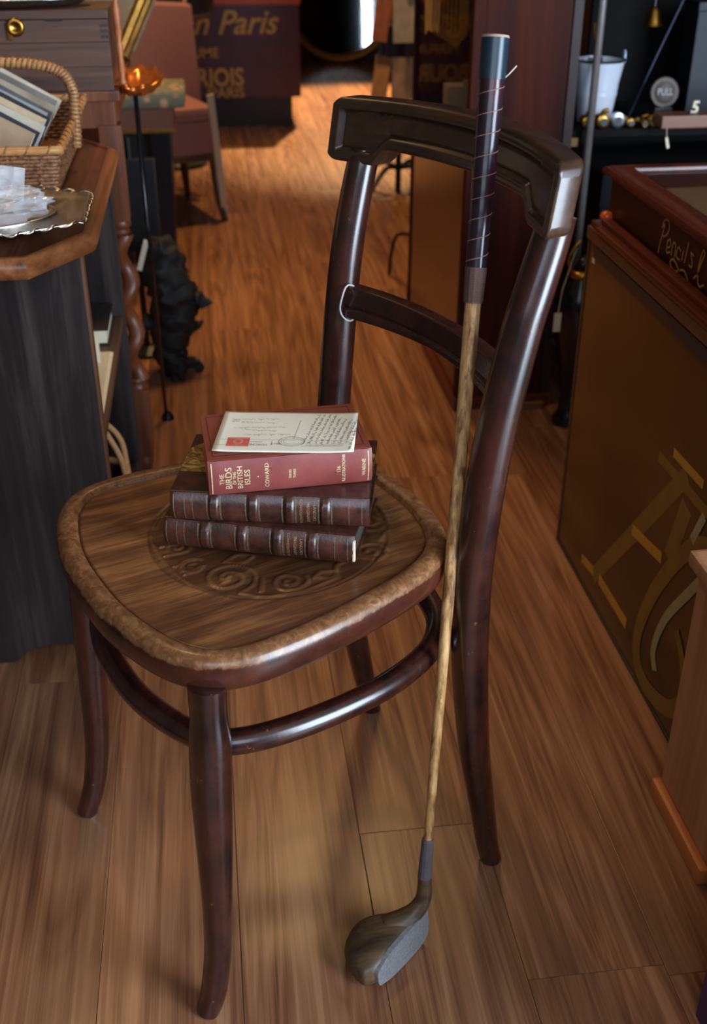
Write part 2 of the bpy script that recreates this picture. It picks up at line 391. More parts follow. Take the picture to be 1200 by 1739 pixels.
ell = np.sqrt((Gf[:, 0]/.131)**2+((Gf[:, 1]+.018)/.13)**2)
H = .0012*np.exp(-(dm/.0030)**4)
groove = np.exp(-((ell-1)/.012)**2)
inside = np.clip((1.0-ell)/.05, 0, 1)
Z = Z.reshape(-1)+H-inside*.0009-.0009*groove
dark_mask = np.clip(inside*(.55-.30*np.exp(-(dm/.0030)**4))+.5*groove, 0, 1)  # darker inside the oval and its groove, less on raised lines
edge_d = (1-np.repeat(ts, NA)); dark_mask = np.clip(dark_mask+.7*np.exp(-(edge_d/.018)**2), 0, 1)  # darker again towards the rim
verts = np.column_stack([Gf, Z]); faces = []
for i in range(NR-1):
    for j in range(NA): a = i*NA+j; b = i*NA+(j+1) % NA; faces.append((a, b, b+NA, a+NA))
faces.append(tuple((NR-1)*NA+j for j in range(NA)))
me = bpy.data.meshes.new('seat_panel'); me.from_pydata(verts.tolist(), [], faces); me.polygons.foreach_set('use_smooth', [True]*len(me.polygons))
at = me.attributes.new('dark_mask', 'FLOAT', 'POINT'); at.data.foreach_set('value', dark_mask.astype(np.float32))
me.materials.append(panel_m); sp = bpy.data.objects.new('seat_panel', me); C.objects.link(sp); sp.parent = chair
# underside board
obj('seat_underside', prism(bmesh.new(), [tuple(p[:2]) for p in inset(P0, .028)[::3]], .455, .466), chair_m, chair)

def leg(name, pts, rad):
    pp = catmull([(*p, r) for p, r in zip(pts, rad)], 7)
    bm = tube(bmesh.new(), [p[:3] for p in pp], [p[3] for p in pp], 20)
    for v in bm.verts: v.co.z = max(v.co.z, 0.0)
    o = obj(name, bm, chair_m, chair, True); return smooth_angle(o, 60)
zr = lambda x, tab: [(x, d, z) for z, d in tab]
leg('leg', zr(.18, [(0, -.206), (.03, -.197), (.083, -.189), (.146, -.185), (.232, -.182), (.312, -.18), (.38, -.177), (.415, -.176), (.45, -.175)]), [.0135, .0145, .0150, .0158, .0185, .0205, .0205, .0182, .0190])
leg('leg', zr(-.18, [(0, -.221), (.03, -.209), (.06, -.201), (.121, -.192), (.216, -.186), (.296, -.181), (.38, -.177), (.415, -.176), (.45, -.175)]), [.0135, .0148, .0152, .0162, .0185, .0205, .0205, .0182, .0190])
leg('back_leg', zr(.165, [(0, .198), (.03, .190), (.122, .173), (.205, .158), (.317, .145), (.40, .140), (.468, .140), (.558, .148), (.64, .161), (.722, .180), (.755, .190), (.80, .2045), (.828, .2125)]), [.0140, .0145, .0165, .0185, .0205, .0213, .0213, .0208, .0204, .0198, .0195, .0186, .0175])
leg('back_leg', zr(-.165, [(0, .222), (.03, .216), (.112, .2), (.2, .184), (.3, .168), (.40, .158), (.468, .158), (.54, .163), (.66, .174), (.73, .184), (.80, .199), (.826, .2065)]), [.0140, .0145, .0165, .0185, .0205, .0213, .0213, .0205, .0195, .0190, .0180, .017])
rh = [(.062, -.198), (.125, -.178), (.160, -.150), (.174, -.081), (.169, .019), (.143, .099), (.102, .143), (.05, .162)]
rp = catmull([(0, -.203, .352)]+[(x, y, .352) for x, y in rh]+[(0, .167, .352)]+[(-x, y, .352) for x, y in rh[::-1]], 7, True)
obj('stretcher_ring', tube(bmesh.new(), rp, .0138, 14, True), chair_m, chair, True)

def bent_rail(name, W, yend, sag, zb, zt, thick, lean, zref, mat, relief, rc=.012, nx=170, nz=44, edge=.005):
    def y0(x): return yend+sag*(1-(x/W)**2)
    bm = bmesh.new(); fr = []; bk = []
    xs = np.linspace(-W, W, nx+1); tt = np.linspace(0, 1, nz+1)
    # denser near the ends
    xs = W*np.sin(np.linspace(-1, 1, nx+1)*math.pi/2)*.55+xs*.45
    for x in xs:
        e = max(0, abs(x)-(W-rc)); dr = rc-math.sqrt(max(0, rc*rc-e*e))
        a, b = zb(abs(x))+dr, zt(abs(x))-dr; cf, cb = [], []
        for t in tt:
            t = .5-.5*math.cos(math.pi*t); z = a+(b-a)*t
            de = min(z-a, b-z, W-abs(x)); 
            rnd = edge-math.sqrt(max(0, edge**2-max(0, edge-de)**2))
            yy = y0(x)+(z-zref)*lean+rnd+relief(de, x, z)
            cf.append(bm.verts.new((x, yy, z)))
            cb.append(bm.verts.new((x, y0(x)+(z-zref)*lean+thick-rnd, z)))
        fr.append(cf); bk.append(cb)
    for i in range(nx):
        for j in range(nz):
            bm.faces.new((fr[i][j], fr[i+1][j], fr[i+1][j+1], fr[i][j+1])); bm.faces.new((bk[i][j], bk[i][j+1], bk[i+1][j+1], bk[i+1][j]))
        for j in (0, nz): bm.faces.new((fr[i][j], bk[i][j], bk[i+1][j], fr[i+1][j]) if j == 0 else (fr[i][j], fr[i+1][j], bk[i+1][j], bk[i][j]))
    for i in (0, nx):
        for j in range(nz): bm.faces.new((fr[i][j], fr[i][j+1], bk[i][j+1], bk[i][j]))
    o = obj(name, bm, mat, chair, True); return smooth_angle(o, 50)
sst = lambda t: (lambda u: u*u*(3-2*u))(min(1, max(0, t)))
def crest_zb(x): return .8140+.019*sst((.142-x)/.024)
def crest_zt(x): return .8860-.004*(x/.195)**2
def crest_relief(de, x, z):
    return .0036*sst((de-.0120)/.0024)+.0020*math.exp(-((de-.0150)/.0014)**2)-.0008*math.exp(-((de-.0105)/.0015)**2)
bent_rail('top_rail', .197, .176, .050, crest_zb, crest_zt, .030, .16, .85, crest_m, crest_relief)
bent_rail('cross_rail', .163, .160, .032, lambda x: .640+.004*(1-x/.163), lambda x: .676+.002*(x/.163), .018, .13, .66, chair_m,
          lambda de, x, z: .0018*math.exp(-((z-.6525)/.0016)**2)-(.0012 if z < .6525 else 0), .002, 80, 36, .0022)
# white string tied round the left end of the cross rail
st = [( -.141+.002*math.sin(a*3), .1715+.013*math.cos(a)-.0008, .658+.0215*math.sin(a)) for a in np.linspace(0, 2*math.pi, 40, endpoint=False)]
tag(obj('string_tie', tube(bmesh.new(), st, .0011, 6, True), plain('white_string', lin(215, 208, 205), .8), None, True, CH, CR), 'thin white string tied round the end of the chair cross rail', 'string')

# ================================================================== golf club
def cl2w(x, y, z): return Matrix.Translation(CH) @ Matrix.Rotation(CR, 4, 'Z') @ Vector((x, y, z))
Q1 = Vector((.196, .882, .085)); Q2 = Vector((.2575, 1.038, .881)); D = (Q2-Q1).normalized()
club = thing('golf_club', 'antique wooden golf club with dark leather grip leaning against the chair back', 'golf club', (.14, .845, 0))
B = Vector(club.location)
def along(L): return Q1+D*L-B
def taper(name, L0, L1, r0, r1, mat, n=20, seg=18, wob=0):
    pts = [along(L0+(L1-L0)*i/n) for i in range(n+1)]; rs = [r0+(r1-r0)*i/n+wob*math.sin(i*2.1) for i in range(n+1)]
    return smooth_angle(obj(name, tube(bmesh.new(), pts, rs, seg), mat, club), 50)
def shaft_mat():
    nt = NT('hickory'); v = coords(nt, (160, 160, 9)); n = noise(nt, v, 1, 4, .65); v2 = coords(nt, (1, 1, .4)); n2 = noise(nt, v2, 60, 4, .6)
    col = ramp(nt, n.outputs[0], [(.33, lin(112, 72, 40)), (.5, lin(178, 132, 80)), (.68, lin(208, 166, 114))]).outputs[0]
    k = ramp(nt, n2.outputs[0], [(.36, (1, 1, 1, 1)), (.46, (0, 0, 0, 1))]).outputs[0]
    nt.l(mixc(nt, math_(nt, 'MULTIPLY', k, .75), col, lin(84, 52, 32)), nt.b.inputs['Base Color']); nt.b.inputs['Roughness'].default_value = .38; return nt.m
taper('shaft', .055, .672, .0050, .0080, shaft_mat(), 30)
def leather_grip():
    nt = NT('grip_leather'); v = coords(nt, (1, 1, .35)); n = noise(nt, v, 55, 5, .65); n2 = noise(nt, v, 24, 3, .6)
    col = ramp(nt, n2.outputs[0], [(.35, lin(18, 20, 30)), (.55, lin(40, 26, 34)), (.72, lin(92, 34, 36))]).outputs[0]
    k = ramp(nt, n.outputs[0], [(.70, (0, 0, 0, 1)), (.75, (1, 1, 1, 1))]).outputs[0]
    nt.l(mixc(nt, math_(nt, 'MULTIPLY', k, .6), col, lin(165, 120, 96)), nt.b.inputs['Base Color']); nt.b.inputs['Roughness'].default_value = .22; bump(nt, n.outputs[0], .3, .0005); return nt.m
grip = taper('grip', .698, .876, .0098, .0118, leather_grip(), 30, 22, .00012)
taper('grip_cap', .870, .9055, .0126, .0128, plain('cap_green', lin(26, 44, 54), .3), 6, 22)
taper('butt_disc', .9053, .9075, .0129, .0122, plain('butt_fibre', lin(165, 140, 120), .8), 3, 22)
def helix(L0, L1, r0, r1, turns, rr, n=22):
    a = D.orthogonal().normalized(); b = D.cross(a); N = int(turns*n)
    return tube(bmesh.new(), [along(L0+(L1-L0)*i/N)+(a*math.cos(2*math.pi*i/n)+b*math.sin(2*math.pi*i/n))*(r0+(r1-r0)*i/N) for i in range(N+1)], rr, 5)
obj('grip_thread', helix(.700, .868, .0100, .0119, 9, .00042), plain('grip_thread', lin(150, 104, 86), .7), grip)
taper('upper_whipping_core', .668, .702, .0092, .0102, plain('whip_thread', lin(92, 66, 58), .7), 6)
obj('upper_whipping', helix(.669, .701, .0093, .0103, 26, .0006, 14), plain('whip_thread', lin(92, 66, 58), .7), club)
taper('lower_whipping_core', .004, .058, .0078, .0064, plain('whip_thread_grey', lin(92, 80, 82), .7), 6)
obj('lower_whipping', helix(.006, .056, .0079, .0065, 36, .0006, 14), plain('whip_thread_grey', lin(92, 80, 82), .7), club)
obj('loose_thread', tube(bmesh.new(), catmull([along(.872)+Vector((.011, -.004, 0)), along(.873)+Vector((.015, -.005, .003)), along(.878)+Vector((.021, -.004, .004))], 5), .0007, 5), plain('thread_end', lin(205, 190, 175), .8), club)
# head: lofted along the face line, heel -> toe
hm = wood('club_head_wood', lin(46, 34, 24), lin(80, 60, 40), lin(112, 86, 58), 0, 2.4, .4)
HT = Vector((-.74, -.672, 0)); HB = Vector((-.672, .74, 0)); H0 = Vector((.1955, .866, 0))-B
secs = []
for u, dep, zb_, zt_ in ((-.006, .014, .012, .040), (.006, .028, .005, .047), (.02, .048, .0, .049), (.035, .062, -.001, .049), (.050, .067, -.001, .047), (.066, .064, -.001, .044), (.079, .057, .0, .041), (.089, .044, .002, .037), (.096, .028, .005, .032), (.099, .012, .010, .026)):
    sec = []; hgt = zt_-zb_
    for k in range(24):
        a = 2*math.pi*k/24; cx = .5-.5*math.cos(a)   # 0 at the face, 1 at the back
        wv = dep*(cx**1.15) ; zz = zb_+hgt*(.5+.5*math.copysign(abs(math.sin(a))**.62, math.sin(a)))
        zz -= cx*hgt*.18*(1 if math.sin(a) > 0 else -.25)
        sec.append(H0+HT*u+HB*(wv+(zz-.02)*.13+.16*max(0, u-.072)+14*max(0, u-.078)**2)+Vector((0, 0, zz)))
    secs.append(sec)
bm = bmesh.new(); rv = [[bm.verts.new(p) for p in s_] for s_ in secs]
for a, b in zip(rv, rv[1:]):
    for k in range(24): bm.faces.new((a[k], a[(k+1) % 24], b[(k+1) % 24], b[k]))
bm.faces.new(rv[0]); bm.faces.new(rv[-1][::-1])
top_n = along(.01)
np_ = catmull([H0+HT*.034+HB*.030+Vector((0, 0, .028)), H0+HT*.012+HB*.0165+Vector((0, 0, .040)), along(-.026), along(.01)], 6)
tube(bm, np_, [.018, .0176, .017, .0162, .0155, .0145, .0136, .0126, .0114, .011, .0106, .0102, .0098, .0095, .0092, .0088, .0085, .0082, .0080], 16)
ho = obj('club_head', bm, hm, club, True); md = ho.modifiers.new('sub', 'SUBSURF'); md.levels = 1; md.render_levels = 2
# grey worn striking face
fp = []
for u, zl, zh in ((-.0075, .022, .050), (-.002, .009, .049), (.010, .004, .0435), (.028, .002, .0425), (.045, .0015, .041), (.062, .002, .0385), (.076, .005, .0335), (.086, .010, .027)):
    fp.append((u, zl, zh))
bm = bmesh.new()
outl = [(u, zl) for u, zl, zh in fp]+[(u, zh) for u, zl, zh in fp[::-1]]
outl = [p[:2] for p in catmull(outl, 4, True)]
f_ = lambda u, z, o: H0+HT*u+HB*((z-.02)*.13+.0050-o)+Vector((0, 0, z))
a_ = [bm.verts.new(f_(u, z, 0)) for u, z in outl]; b_ = [bm.verts.new(f_(u, z, .0056)) for u, z in outl]
bm.faces.new(b_); bm.faces.new(a_[::-1])
for i in range(len(outl)): bm.faces.new((a_[i], a_[(i+1) % len(outl)], b_[(i+1) % len(outl)], b_[i]))
obj('face_plate', bm, plain('club_face', lin(126, 125, 126), .5, .1, .25, 300, 0, .4), ho)
ho.data.materials[0] = hm

# ================================================================== books
def old_leather(name, a, b):
    nt = NT(name); v = coords(nt, (1, 1, 1)); n = noise(nt, v, 45, 5, .65); n2 = noise(nt, v, 420, 3, .6)
    nt.l(ramp(nt, n.outputs[0], [(.35, a), (.68, b)]).outputs[0], nt.b.inputs['Base Color']); nt.b.inputs['Roughness'].default_value = .30; nt.b.inputs['Coat Weight'].default_value = .25; nt.b.inputs['Coat Roughness'].default_value = .2
    bump(nt, n2.outputs[0], .45, .0005); return nt.m
leather = old_leather('brown_calf', lin(46, 24, 19), lin(88, 48, 36))
def brocade():
    nt = NT('gilt_brocade_paper'); v = coords(nt, (1, 1, 1)); n = noise(nt, v, 70, 4, .6, 1.5); n2 = noise(nt, v, 300, 3)
    nt.l(ramp(nt, n.outputs[0], [(.38, lin(88, 64, 32)), (.5, lin(146, 114, 60)), (.64, lin(196, 164, 100))]).outputs[0], nt.b.inputs['Base Color'])
    nt.b.inputs['Roughness'].default_value = .42; nt.b.inputs['Metallic'].default_value = .35; bump(nt, n2.outputs[0], .5, .0006); return nt.m
broc = brocade(); pages_m = plain('page_edges', lin(190, 166, 128), .8, 0, .2, 400); green_e = plain('dark_page_edges', lin(60, 52, 42), .6, 0, .3, 300)
redcloth = plain('red_book_cloth', lin(136, 62, 44), .62, 0, .06, 500, 0, .35)
def spine_cloth():
    nt = NT('red_spine_cloth'); v = coords(nt, (1, 1, 1)); n = noise(nt, v, 700, 3); n2 = noise(nt, v, 18, 3)
    nt.l(ramp(nt, n2.outputs[0], [(.35, lin(116, 50, 46)), (.65, lin(138, 66, 60))]).outputs[0], nt.b.inputs['Base Color'])
    nt.b.inputs['Roughness'].default_value = .45; bump(nt, n.outputs[0], .3, .0005); return nt.m
spinecloth = spine_cloth()
def book(name, label, loc, rz, L, W, T, bulge, old):
    bk = thing(name, label, 'book', loc, rz, 'books stacked on the chair seat')
    cov = leather if old else redcloth; bt = .0028
    for z in (0, T-bt):
        bd = box('cover_board', 0, L, .002, W, z, z+bt, cov, bk, .0009)
        if old:
            zz = (z-.0004, z+.0006) if z == 0 else (z+bt-.0006, z+bt+.0004)
            obj('board_paper', prism(bmesh.new(), [(.0006, .046), (L-.0006, .046), (L-.0006, W-.036), (L-.036, W-.0006), (.036, W-.0006), (.0006, W-.036)], *zz), broc, bd)
        elif z > 0:
            bm = bmesh.new(); sweep(bm, [(.006, .010), (L-.006, .010), (L-.006, W-.006), (.006, W-.006)], [(0, z+bt-.0002), (.0012, z+bt-.0002), (.0012, z+bt+.00025), (0, z+bt+.00025)])
            obj('blind_border', bm, plain('blind_line', lin(92, 36, 26), .7), bd)
    box('page_block', .003, L-.003, .003, W-.004, bt, T-bt, green_e if old else pages_m, bk, .0005)
    sy = lambda z: -bulge*(1-((z-T/2)/(T/2))**2)
    bands = [(.205, .240), (.400, .435), (.583, .618), (.765, .798)] if old else []
    nx = 150 if old else 30; nz = 20; bm = bmesh.new(); g = []
    def lift(x):
        h = 0
        for a, b in bands:
            m_ = (a+b)/2; hw = (b-a)/2
            h = max(h, .0024*sst((hw+.008-abs(x/L-m_))/.010))
        return h
    for i in range(nx+1):
        x = L*i/nx; row = []
        for j in range(nz+1):
            z = .0002+(T-.0004)*j/nz; ed = min(x, L-x); cap = .0012*math.exp(-(ed/.0022)**2)
            row.append(bm.verts.new((x, sy(z)-lift(x)*min(1, 4*min(z, T-z)/T+.3)+cap, z)))
        inner = [bm.verts.new((x, .004, T-.0006)), bm.verts.new((x, .004, .0006))]
        g.append(row+inner)
    K = nz+3
    for a, b in zip(g, g[1:]):
        for j in range(K): bm.faces.new((a[j], b[j], b[(j+1) % K], a[(j+1) % K]))
    bm.faces.new(g[0][::-1]); bm.faces.new(g[-1])
    spn = smooth_angle(obj('spine', bm, leather if old else spinecloth, bk), 50)
    surf = lambda u, v, off=.00035: (u, sy(v)-lift(u)-off, v)
    def gline(us, nm='gilt_line', wd=.0009, z0=.06, mat=spinegilt):
        for u in us:
            bm = bmesh.new(); ribbon(bm, [(u*L, T*(z0+(1-2*z0)*k/12)) for k in range(13)], wd, surf); obj(nm, bm, mat, spn)
    if old:
        for a, b in bands: gline([a-.016, b+.016], wd=.0018)
        gline([.02, .075, .115, .9, .965], wd=.001)
        # title reads downwards, head of the book at the right
        for s_, xc, sz in (("LANDOR'S", .722, .0044), ('IMAGINARY', .690, .0046), ('CONVERSATIONS', .655, .0038)):
            bm = text_bm(bmesh.new(), s_, sz, lambda u, v, xc=xc: surf(xc*L+v, T/2-u), 'CENTER', 0, .00006, .92); obj('title_line', bm, dull_gold, spn)
    else:
        gline([.020, .975], 'gilt_line', .0011, .05, gold_ink)
        for s_, xc, sz in (('THE', .092, .0066), ('BIRDS', .139, .0096), ('OF THE', .1635, .0044), ('BRITISH', .203, .0076), ('ISLES', .248, .0082), ('COWARD', .363, .0060), ('SERIES', .498, .0036), ('THREE', .525, .0036), ('136', .800, .0054), ('ILLUSTRATIONS', .830, .0044), ('WARNE', .956, .0054), ('.', .300, .012)):
            bm = text_bm(bmesh.new(), s_, sz, lambda u, v, xc=xc: surf(xc*L-v, T/2+u), 'CENTER', 0, .00010); obj('title_line', bm, gold_ink, spn)
    return bk
A1, A2, A3 = OLD(-.2000, 1.006), OLD(-.190, 1.002), OLD(-.1475, .992)
bk1 = book('leather_book', 'brown leather bound book with raised bands, at the bottom of the stack on the seat', (*A1, .4803), R(-11.0-YAW), .2055, .136, .0325, .006, True)
book('leather_book', 'brown leather bound book with gold brocade boards, in the middle of the stack', (*A2, .5136), R(-4.6-YAW), .207, .136, .0325, .006, True)
book('red_cloth_book', 'red cloth book about birds with gilt spine lettering, on top of the stack', (*A3, .5468), R(10.8-YAW), .1695, .113, .0385, .004, False)
obj('worn_corner', bx(bmesh.new(), .2035, .2062, -.0052, -.001, .005, .029, .0008), cream, bk1)
# postcard
cx_, cy_ = OLD(-.0700, 1.058); CW, CHh = .1455, .096
card = thing('postcard', 'handwritten cream postcard with a red stamp lying on the red book', 'postcard', (cx_, cy_, .5868), R(-1.8-YAW))
curl = lambda u, v: .0002+.0022*max(0, (u-.03)/.045)**2*(1 if v < 0 else .6)+.0014*max(0, (-u-.05)/.03)**2
bm = bmesh.new(); gr = {}
N = 24
for k in (0, 1):
    for i in range(N+1):
        for j in range(N+1):
            u, v = -CW/2+CW*i/N, -CHh/2+CHh*j/N; gr[k, i, j] = bm.verts.new((u+v*.02, v, curl(u, v)+.0005*k))
for i in range(N):
    for j in range(N):
        bm.faces.new([gr[1, i, j], gr[1, i+1, j], gr[1, i+1, j+1], gr[1, i, j+1]]); bm.faces.new([gr[0, i, j], gr[0, i, j+1], gr[0, i+1, j+1], gr[0, i+1, j]])
    for a, b in (((i, 0), (i+1, 0)), ((i+1, N), (i, N)), ((0, i+1), (0, i)), ((N, i), (N, i+1))):
        bm.faces.new([gr[0, a[0], a[1]], gr[0, b[0], b[1]], gr[1, b[0], b[1]], gr[1, a[0], a[1]]])
obj('card', bm, plain('postcard_paper', lin(243, 233, 213), .75, 0, .03, 30), card, True)
cm = lambda u, v: (u+v*.02, v, curl(u, v)+.00075)
ink = plain('brown_ink', lin(112, 96, 84), .7); inkp = plain('faded_ink', lin(186, 172, 156), .7); pmk = plain('postmark_ink', lin(118, 112, 106), .7)
def scribble(x0, y0, dirx, diry, length, size, seed, bm, wd):
    r = random.Random(seed); t = 0; d = np.array([dirx, diry], float); nrm = np.array([-diry, dirx])
    while t < length:
        wl = r.uniform(.35, 1.0)*size*5; pts = []; s_ = 0
        while s_ < wl and t+s_ < length:
            h = size*(r.choice((.45, .5, .55, 1.2, 1.0, -.4)))
            for dx, hh in ((0, 0), (.25, h), (.4, h*.8), (.55, .05*size)): pts.append(np.array([x0, y0])+d*(t+s_+dx*size*.75)+nrm*hh*r.uniform(.8, 1.1))
            s_ += size*.6
        if len(pts) > 2: ribbon(bm, [p for p in catmull(pts, 2)], wd, cm)
        t += wl+size*.8
bm = bmesh.new()
for k in range(8): scribble(.0195+k*.0063, -.030+.001*(k % 3), .16, .985, .073-.0022*k*(k > 3), .0027, 11+k, bm, .00034)
scribble(.0685, -.042, .10, .99, .05, .0022, 40, bm, .0004)
obj('message_handwriting', bm, ink, card)
bm = bmesh.new()     # address, written the other way up
for k, (u0, v0, ln) in enumerate(((-.012, .031, .050), (-.016, .021, .046), (-.004, .011, .054), (-.012, .0015, .036), (.004, -.006, .050))): scribble(u0, v0, -1, .06*(1 if k % 2 else -1), ln, .0030, 70+k, bm, .0004)
obj('address_handwriting', bm, inkp, card)
bm = bmesh.new()
for k in range(3): tube(bm, [], [], 4) if False else ribbon(bm, [(.0068+(.0135-.0025*k)*math.cos(a), -.0235+(.0108-.0023*k)*math.sin(a)) for a in np.linspace(.3*k, 2*math.pi-.2*k, 40)], .0006 if k == 0 else .00035, cm)
text_bm(bm, '2012', .0052, lambda u, v: cm(-.009-u, -.0275-v), 'CENTER')
text_bm(bm, 'TORCHLI', .0050, lambda u, v: cm(-.028-u, -.0300-v), 'CENTER'); text_bm(bm, 'LONDON', .0030, lambda u, v: cm(-.030-u, -.0246-v), 'CENTER')
ribbon(bm, [(-.068, -.0215), (-.01, -.0205), (.066, -.0235)], .0004, cm); ribbon(bm, [(-.072, -.0345), (-.018, -.0335)], .0004, cm); ribbon(bm, [(-.0135, -.0335), (-.0135, -.0215)], .0004, cm)
ribbon(bm, [(.018, -.0335), (.060, -.0345)], .0004, cm); ribbon(bm, [(.012, .028), (.0085, -.018)], .0004, cm)
for k in range(3): ribbon(bm, [(.022+i*.0012, -.029-.0022*k+.0007*math.sin(i*1.1)) for i in range(34)], .0003, cm)
obj('postmark', bm, pmk, card)
stmp = obj('stamp', bx(bmesh.new(), -.0605, -.0375, -.0365, -.0165, .0009, .0012), plain('stamp_red', lin(214, 96, 76), .7, 0, .12, 500), card)
bm = bmesh.new()
for rr_ in (1, .72): ribbon(bm, [(-.049+.0048*rr_*math.cos(a), -.026+.0062*rr_*math.sin(a)) for a in np.linspace(0, 2*math.pi, 24)], .0005, lambda u, v: (u, v, .0013))
for y_ in (-.0345, -.0185): ribbon(bm, [(-.0595, y_), (-.0385, y_)], .0006, lambda u, v: (u, v, .0013))
obj('stamp_print', bm, plain('stamp_print', lin(240, 176, 156), .7), stmp)

# ================================================================== left: octagonal cabinet and what stands on it
cab = thing('octagonal_cabinet', 'dark oak cabinet with canted octagonal top and open shelf side, left of the chair', 'cabinet', (-.5, 1.78, 0))
def rel(o): return Vector(o.location)
def pbox(name, x0, x1, y0, y1, z0, z1, mat, par, bev=.002):
    L = par.location if par.parent is None else par.parent.location
    return box(name, x0-L.x, x1-L.x, y0-L.y, y1-L.y, z0-L.z, z1-L.z, mat, par, bev)
fpoly = [(-.82, 0), (-.40, 0), (-.362, 0), (-.352, .004), (-.340, .016), (-.325, .024), (-.30, .028), (-.24, .028), (-.222, .022), (-.21, .006), (-.2, 0), (-.178, 0), (-.178, .668), (-.82, .668)]
bm = bmesh.new(); a_ = [bm.verts.new((x+.5, 1.48-1.78, z)) for x, z in fpoly]; b_ = [bm.verts.new((x+.5, 1.502-1.78, z)) for x, z in fpoly]
bm.faces.new(a_); bm.faces.new(b_[::-1])
for i in range(len(fpoly)): bm.faces.new((a_[i], b_[i], b_[(i+1) % len(fpoly)], a_[(i+1) % len(fpoly)]))
obj('front_panel', bm, darkoak, cab)
pbox('front_stile', -.1782, -.174, 1.481, 1.503, .0, .667, wood('stile_edge', lin(60, 38, 26), lin(92, 60, 40), lin(120, 80, 54), 2, 1, .45), cab, .001)
pbox('back_panel', -.82, -.176, 2.052, 2.075, 0, .668, darkoak, cab); pbox('inner_panel', -.52, -.50, 1.502, 2.052, 0, .668, darkoak, cab)
pbox('shelf', -.50, -.180, 1.503, 2.052, .352, .370, wood('shelf_wood', lin(50, 30, 20), lin(84, 54, 36), lin(108, 72, 48), 1, 1, .5), cab)
pbox('bottom_board', -.50, -.180, 1.503, 2.052, .045, .062, darkoak, cab)
octo = [(-.775, 1.354), (-.227, 1.354), (-.152, 1.468), (-.152, 1.985), (-.227, 2.098), (-.775, 2.098), (-.85, 1.985), (-.85, 1.468)]
octl = [(x+.5, y-1.78) for x, y in octo]
obj('top_slab', prism(bmesh.new(), [(x*.97, y*.96) for x, y in octl], .668, .6905), topwood, cab)
smooth_angle(obj('edge_moulding', sweep(bmesh.new(), octl, [(.02, .667), (.006, .667), (.002, .671), (-.001, .678), (0, .686), (.004, .691), (.009, .6935), (.016, .6935), (.0185, .6905), (.022, .688)]), edgewood, cab), 40)
for nm, lb, (x0, x1, y0, y1, z0, z1), m_ in (('paper_stack', 'pile of cream papers lying on the cabinet shelf', (-.33, -.186, 1.53, 1.86, .3705, .377), cream), ('dark_book', 'dark book lying at the far end of the cabinet shelf', (-.33, -.195, 1.90, 2.04, .3705, .400), plain('dark_brown_cover', lin(40, 30, 26), .6))):
    t = thing(nm, lb, 'papers' if nm[0] == 'p' else 'book', ((x0+x1)/2, (y0+y1)/2, z0))
    if nm[0] == 'p':
        for k in range(3): pbox('sheet_bundle', x0+.004*k, x1-.002*k, y0+.003*k, y1-.004*k, z0+.0022*k, z0+.0022*k+.002, cream, t, .0004)
    else:
        pbox('cover', x0, x1, y0, y1, z0, z0+.003, m_, t, .001); pbox('cover', x0, x1, y0, y1, z1-.003, z1, m_, t, .001); pbox('page_block', x0+.004, x1-.004, y0+.003, y1-.003, z0+.003, z1-.003, cream, t, .0005)
t = thing('standing_card', 'small cream card propped up on the cabinet shelf', 'card', (-.215, 1.80, .3772)); bm = bmesh.new()
bx(bm, -.03, .012, -.001, .001, 0, .05, 0, Matrix.Rotation(R(-14), 4, 'X')); obj('card', bm, cream, t); bm = bmesh.new(); bx(bm, -.012, .002, .008, .0095, 0, .04, 0, Matrix.Rotation(R(10), 4, 'X')); obj('prop', bm, cream, t)
# rope-handled basket on the bottom board
t = thing('rope_basket', 'dark basket with pale rope handles at the foot of the cabinet', 'basket', (-.245, 1.86, .062))
lathe_bm = lathe(bmesh.new(), [(.045, 0), (.055, .03), (.060, .07), (.056, .07), (.05, .03), (.03, .006)], 20); obj('body', lathe_bm, plain('dark_weave', lin(34, 26, 20), .8, 0, .4, 120, 0, .6), t)
rope = plain('rope', lin(176, 130, 84), .8, 0, .2, 200, 0, .6)
obj('rim_rope', tube(bmesh.new(), [(.060*math.cos(a), .060*math.sin(a), .072) for a in np.linspace(0, 2*math.pi, 28, endpoint=False)], .006, 8, True), rope, t, True)
for sgn in (1, -1): obj('rope_handle', tube(bmesh.new(), catmull([(.058, .02*sgn, .07), (.052, .03*sgn, .12), (.034, .02*sgn, .158), (.02, 0, .172)], 6), .0055, 8), rope, t, True)

# wicker basket of sleeved cards
bk = thing('wicker_basket', 'wicker basket with arched wrapped handle on the octagonal cabinet', 'basket', (-.42, 1.85, .694))
def wicker():
    nt = NT('wicker'); v = coords(nt, (1, 1, 1)); n = noise(nt, v, 150, 4, .6)
    nt.l(ramp(nt, n.outputs[0], [(.35, lin(88, 54, 32)), (.52, lin(140, 94, 60)), (.7, lin(176, 128, 88))]).outputs[0], nt.b.inputs['Base Color']); nt.b.inputs['Roughness'].default_value = .5; bump(nt, n.outputs[0], .4); return nt.m
wick = wicker(); wickl = plain('cane', lin(186, 132, 76), .4, 0, .2, 120)
def rect_path(hx, hy, z, wob, ph, n=120):
    per = [(-hx, -hy), (hx, -hy), (hx, hy), (-hx, hy)]; out = []; 
    for i in range(4):
        a = np.array(per[i]); b = np.array(per[(i+1) % 4]); m = max(8, int(n*np.linalg.norm(b-a)/(4*(hx+hy)))); d = (b-a)/np.linalg.norm(b-a); nr = np.array([d[1], -d[0]])
        for k in range(m):
            q_ = a+(b-a)*k/m+nr*wob*math.sin(math.pi*(k+ph)); q_ = a+(b-a)*k/m+nr*wob*(1 if (k+ph) % 2 else -1); out.append((*q_, z))
    return out
pbox('basket_floor', -.615, -.225, 1.665, 2.035, .695, .699, wick, bk)
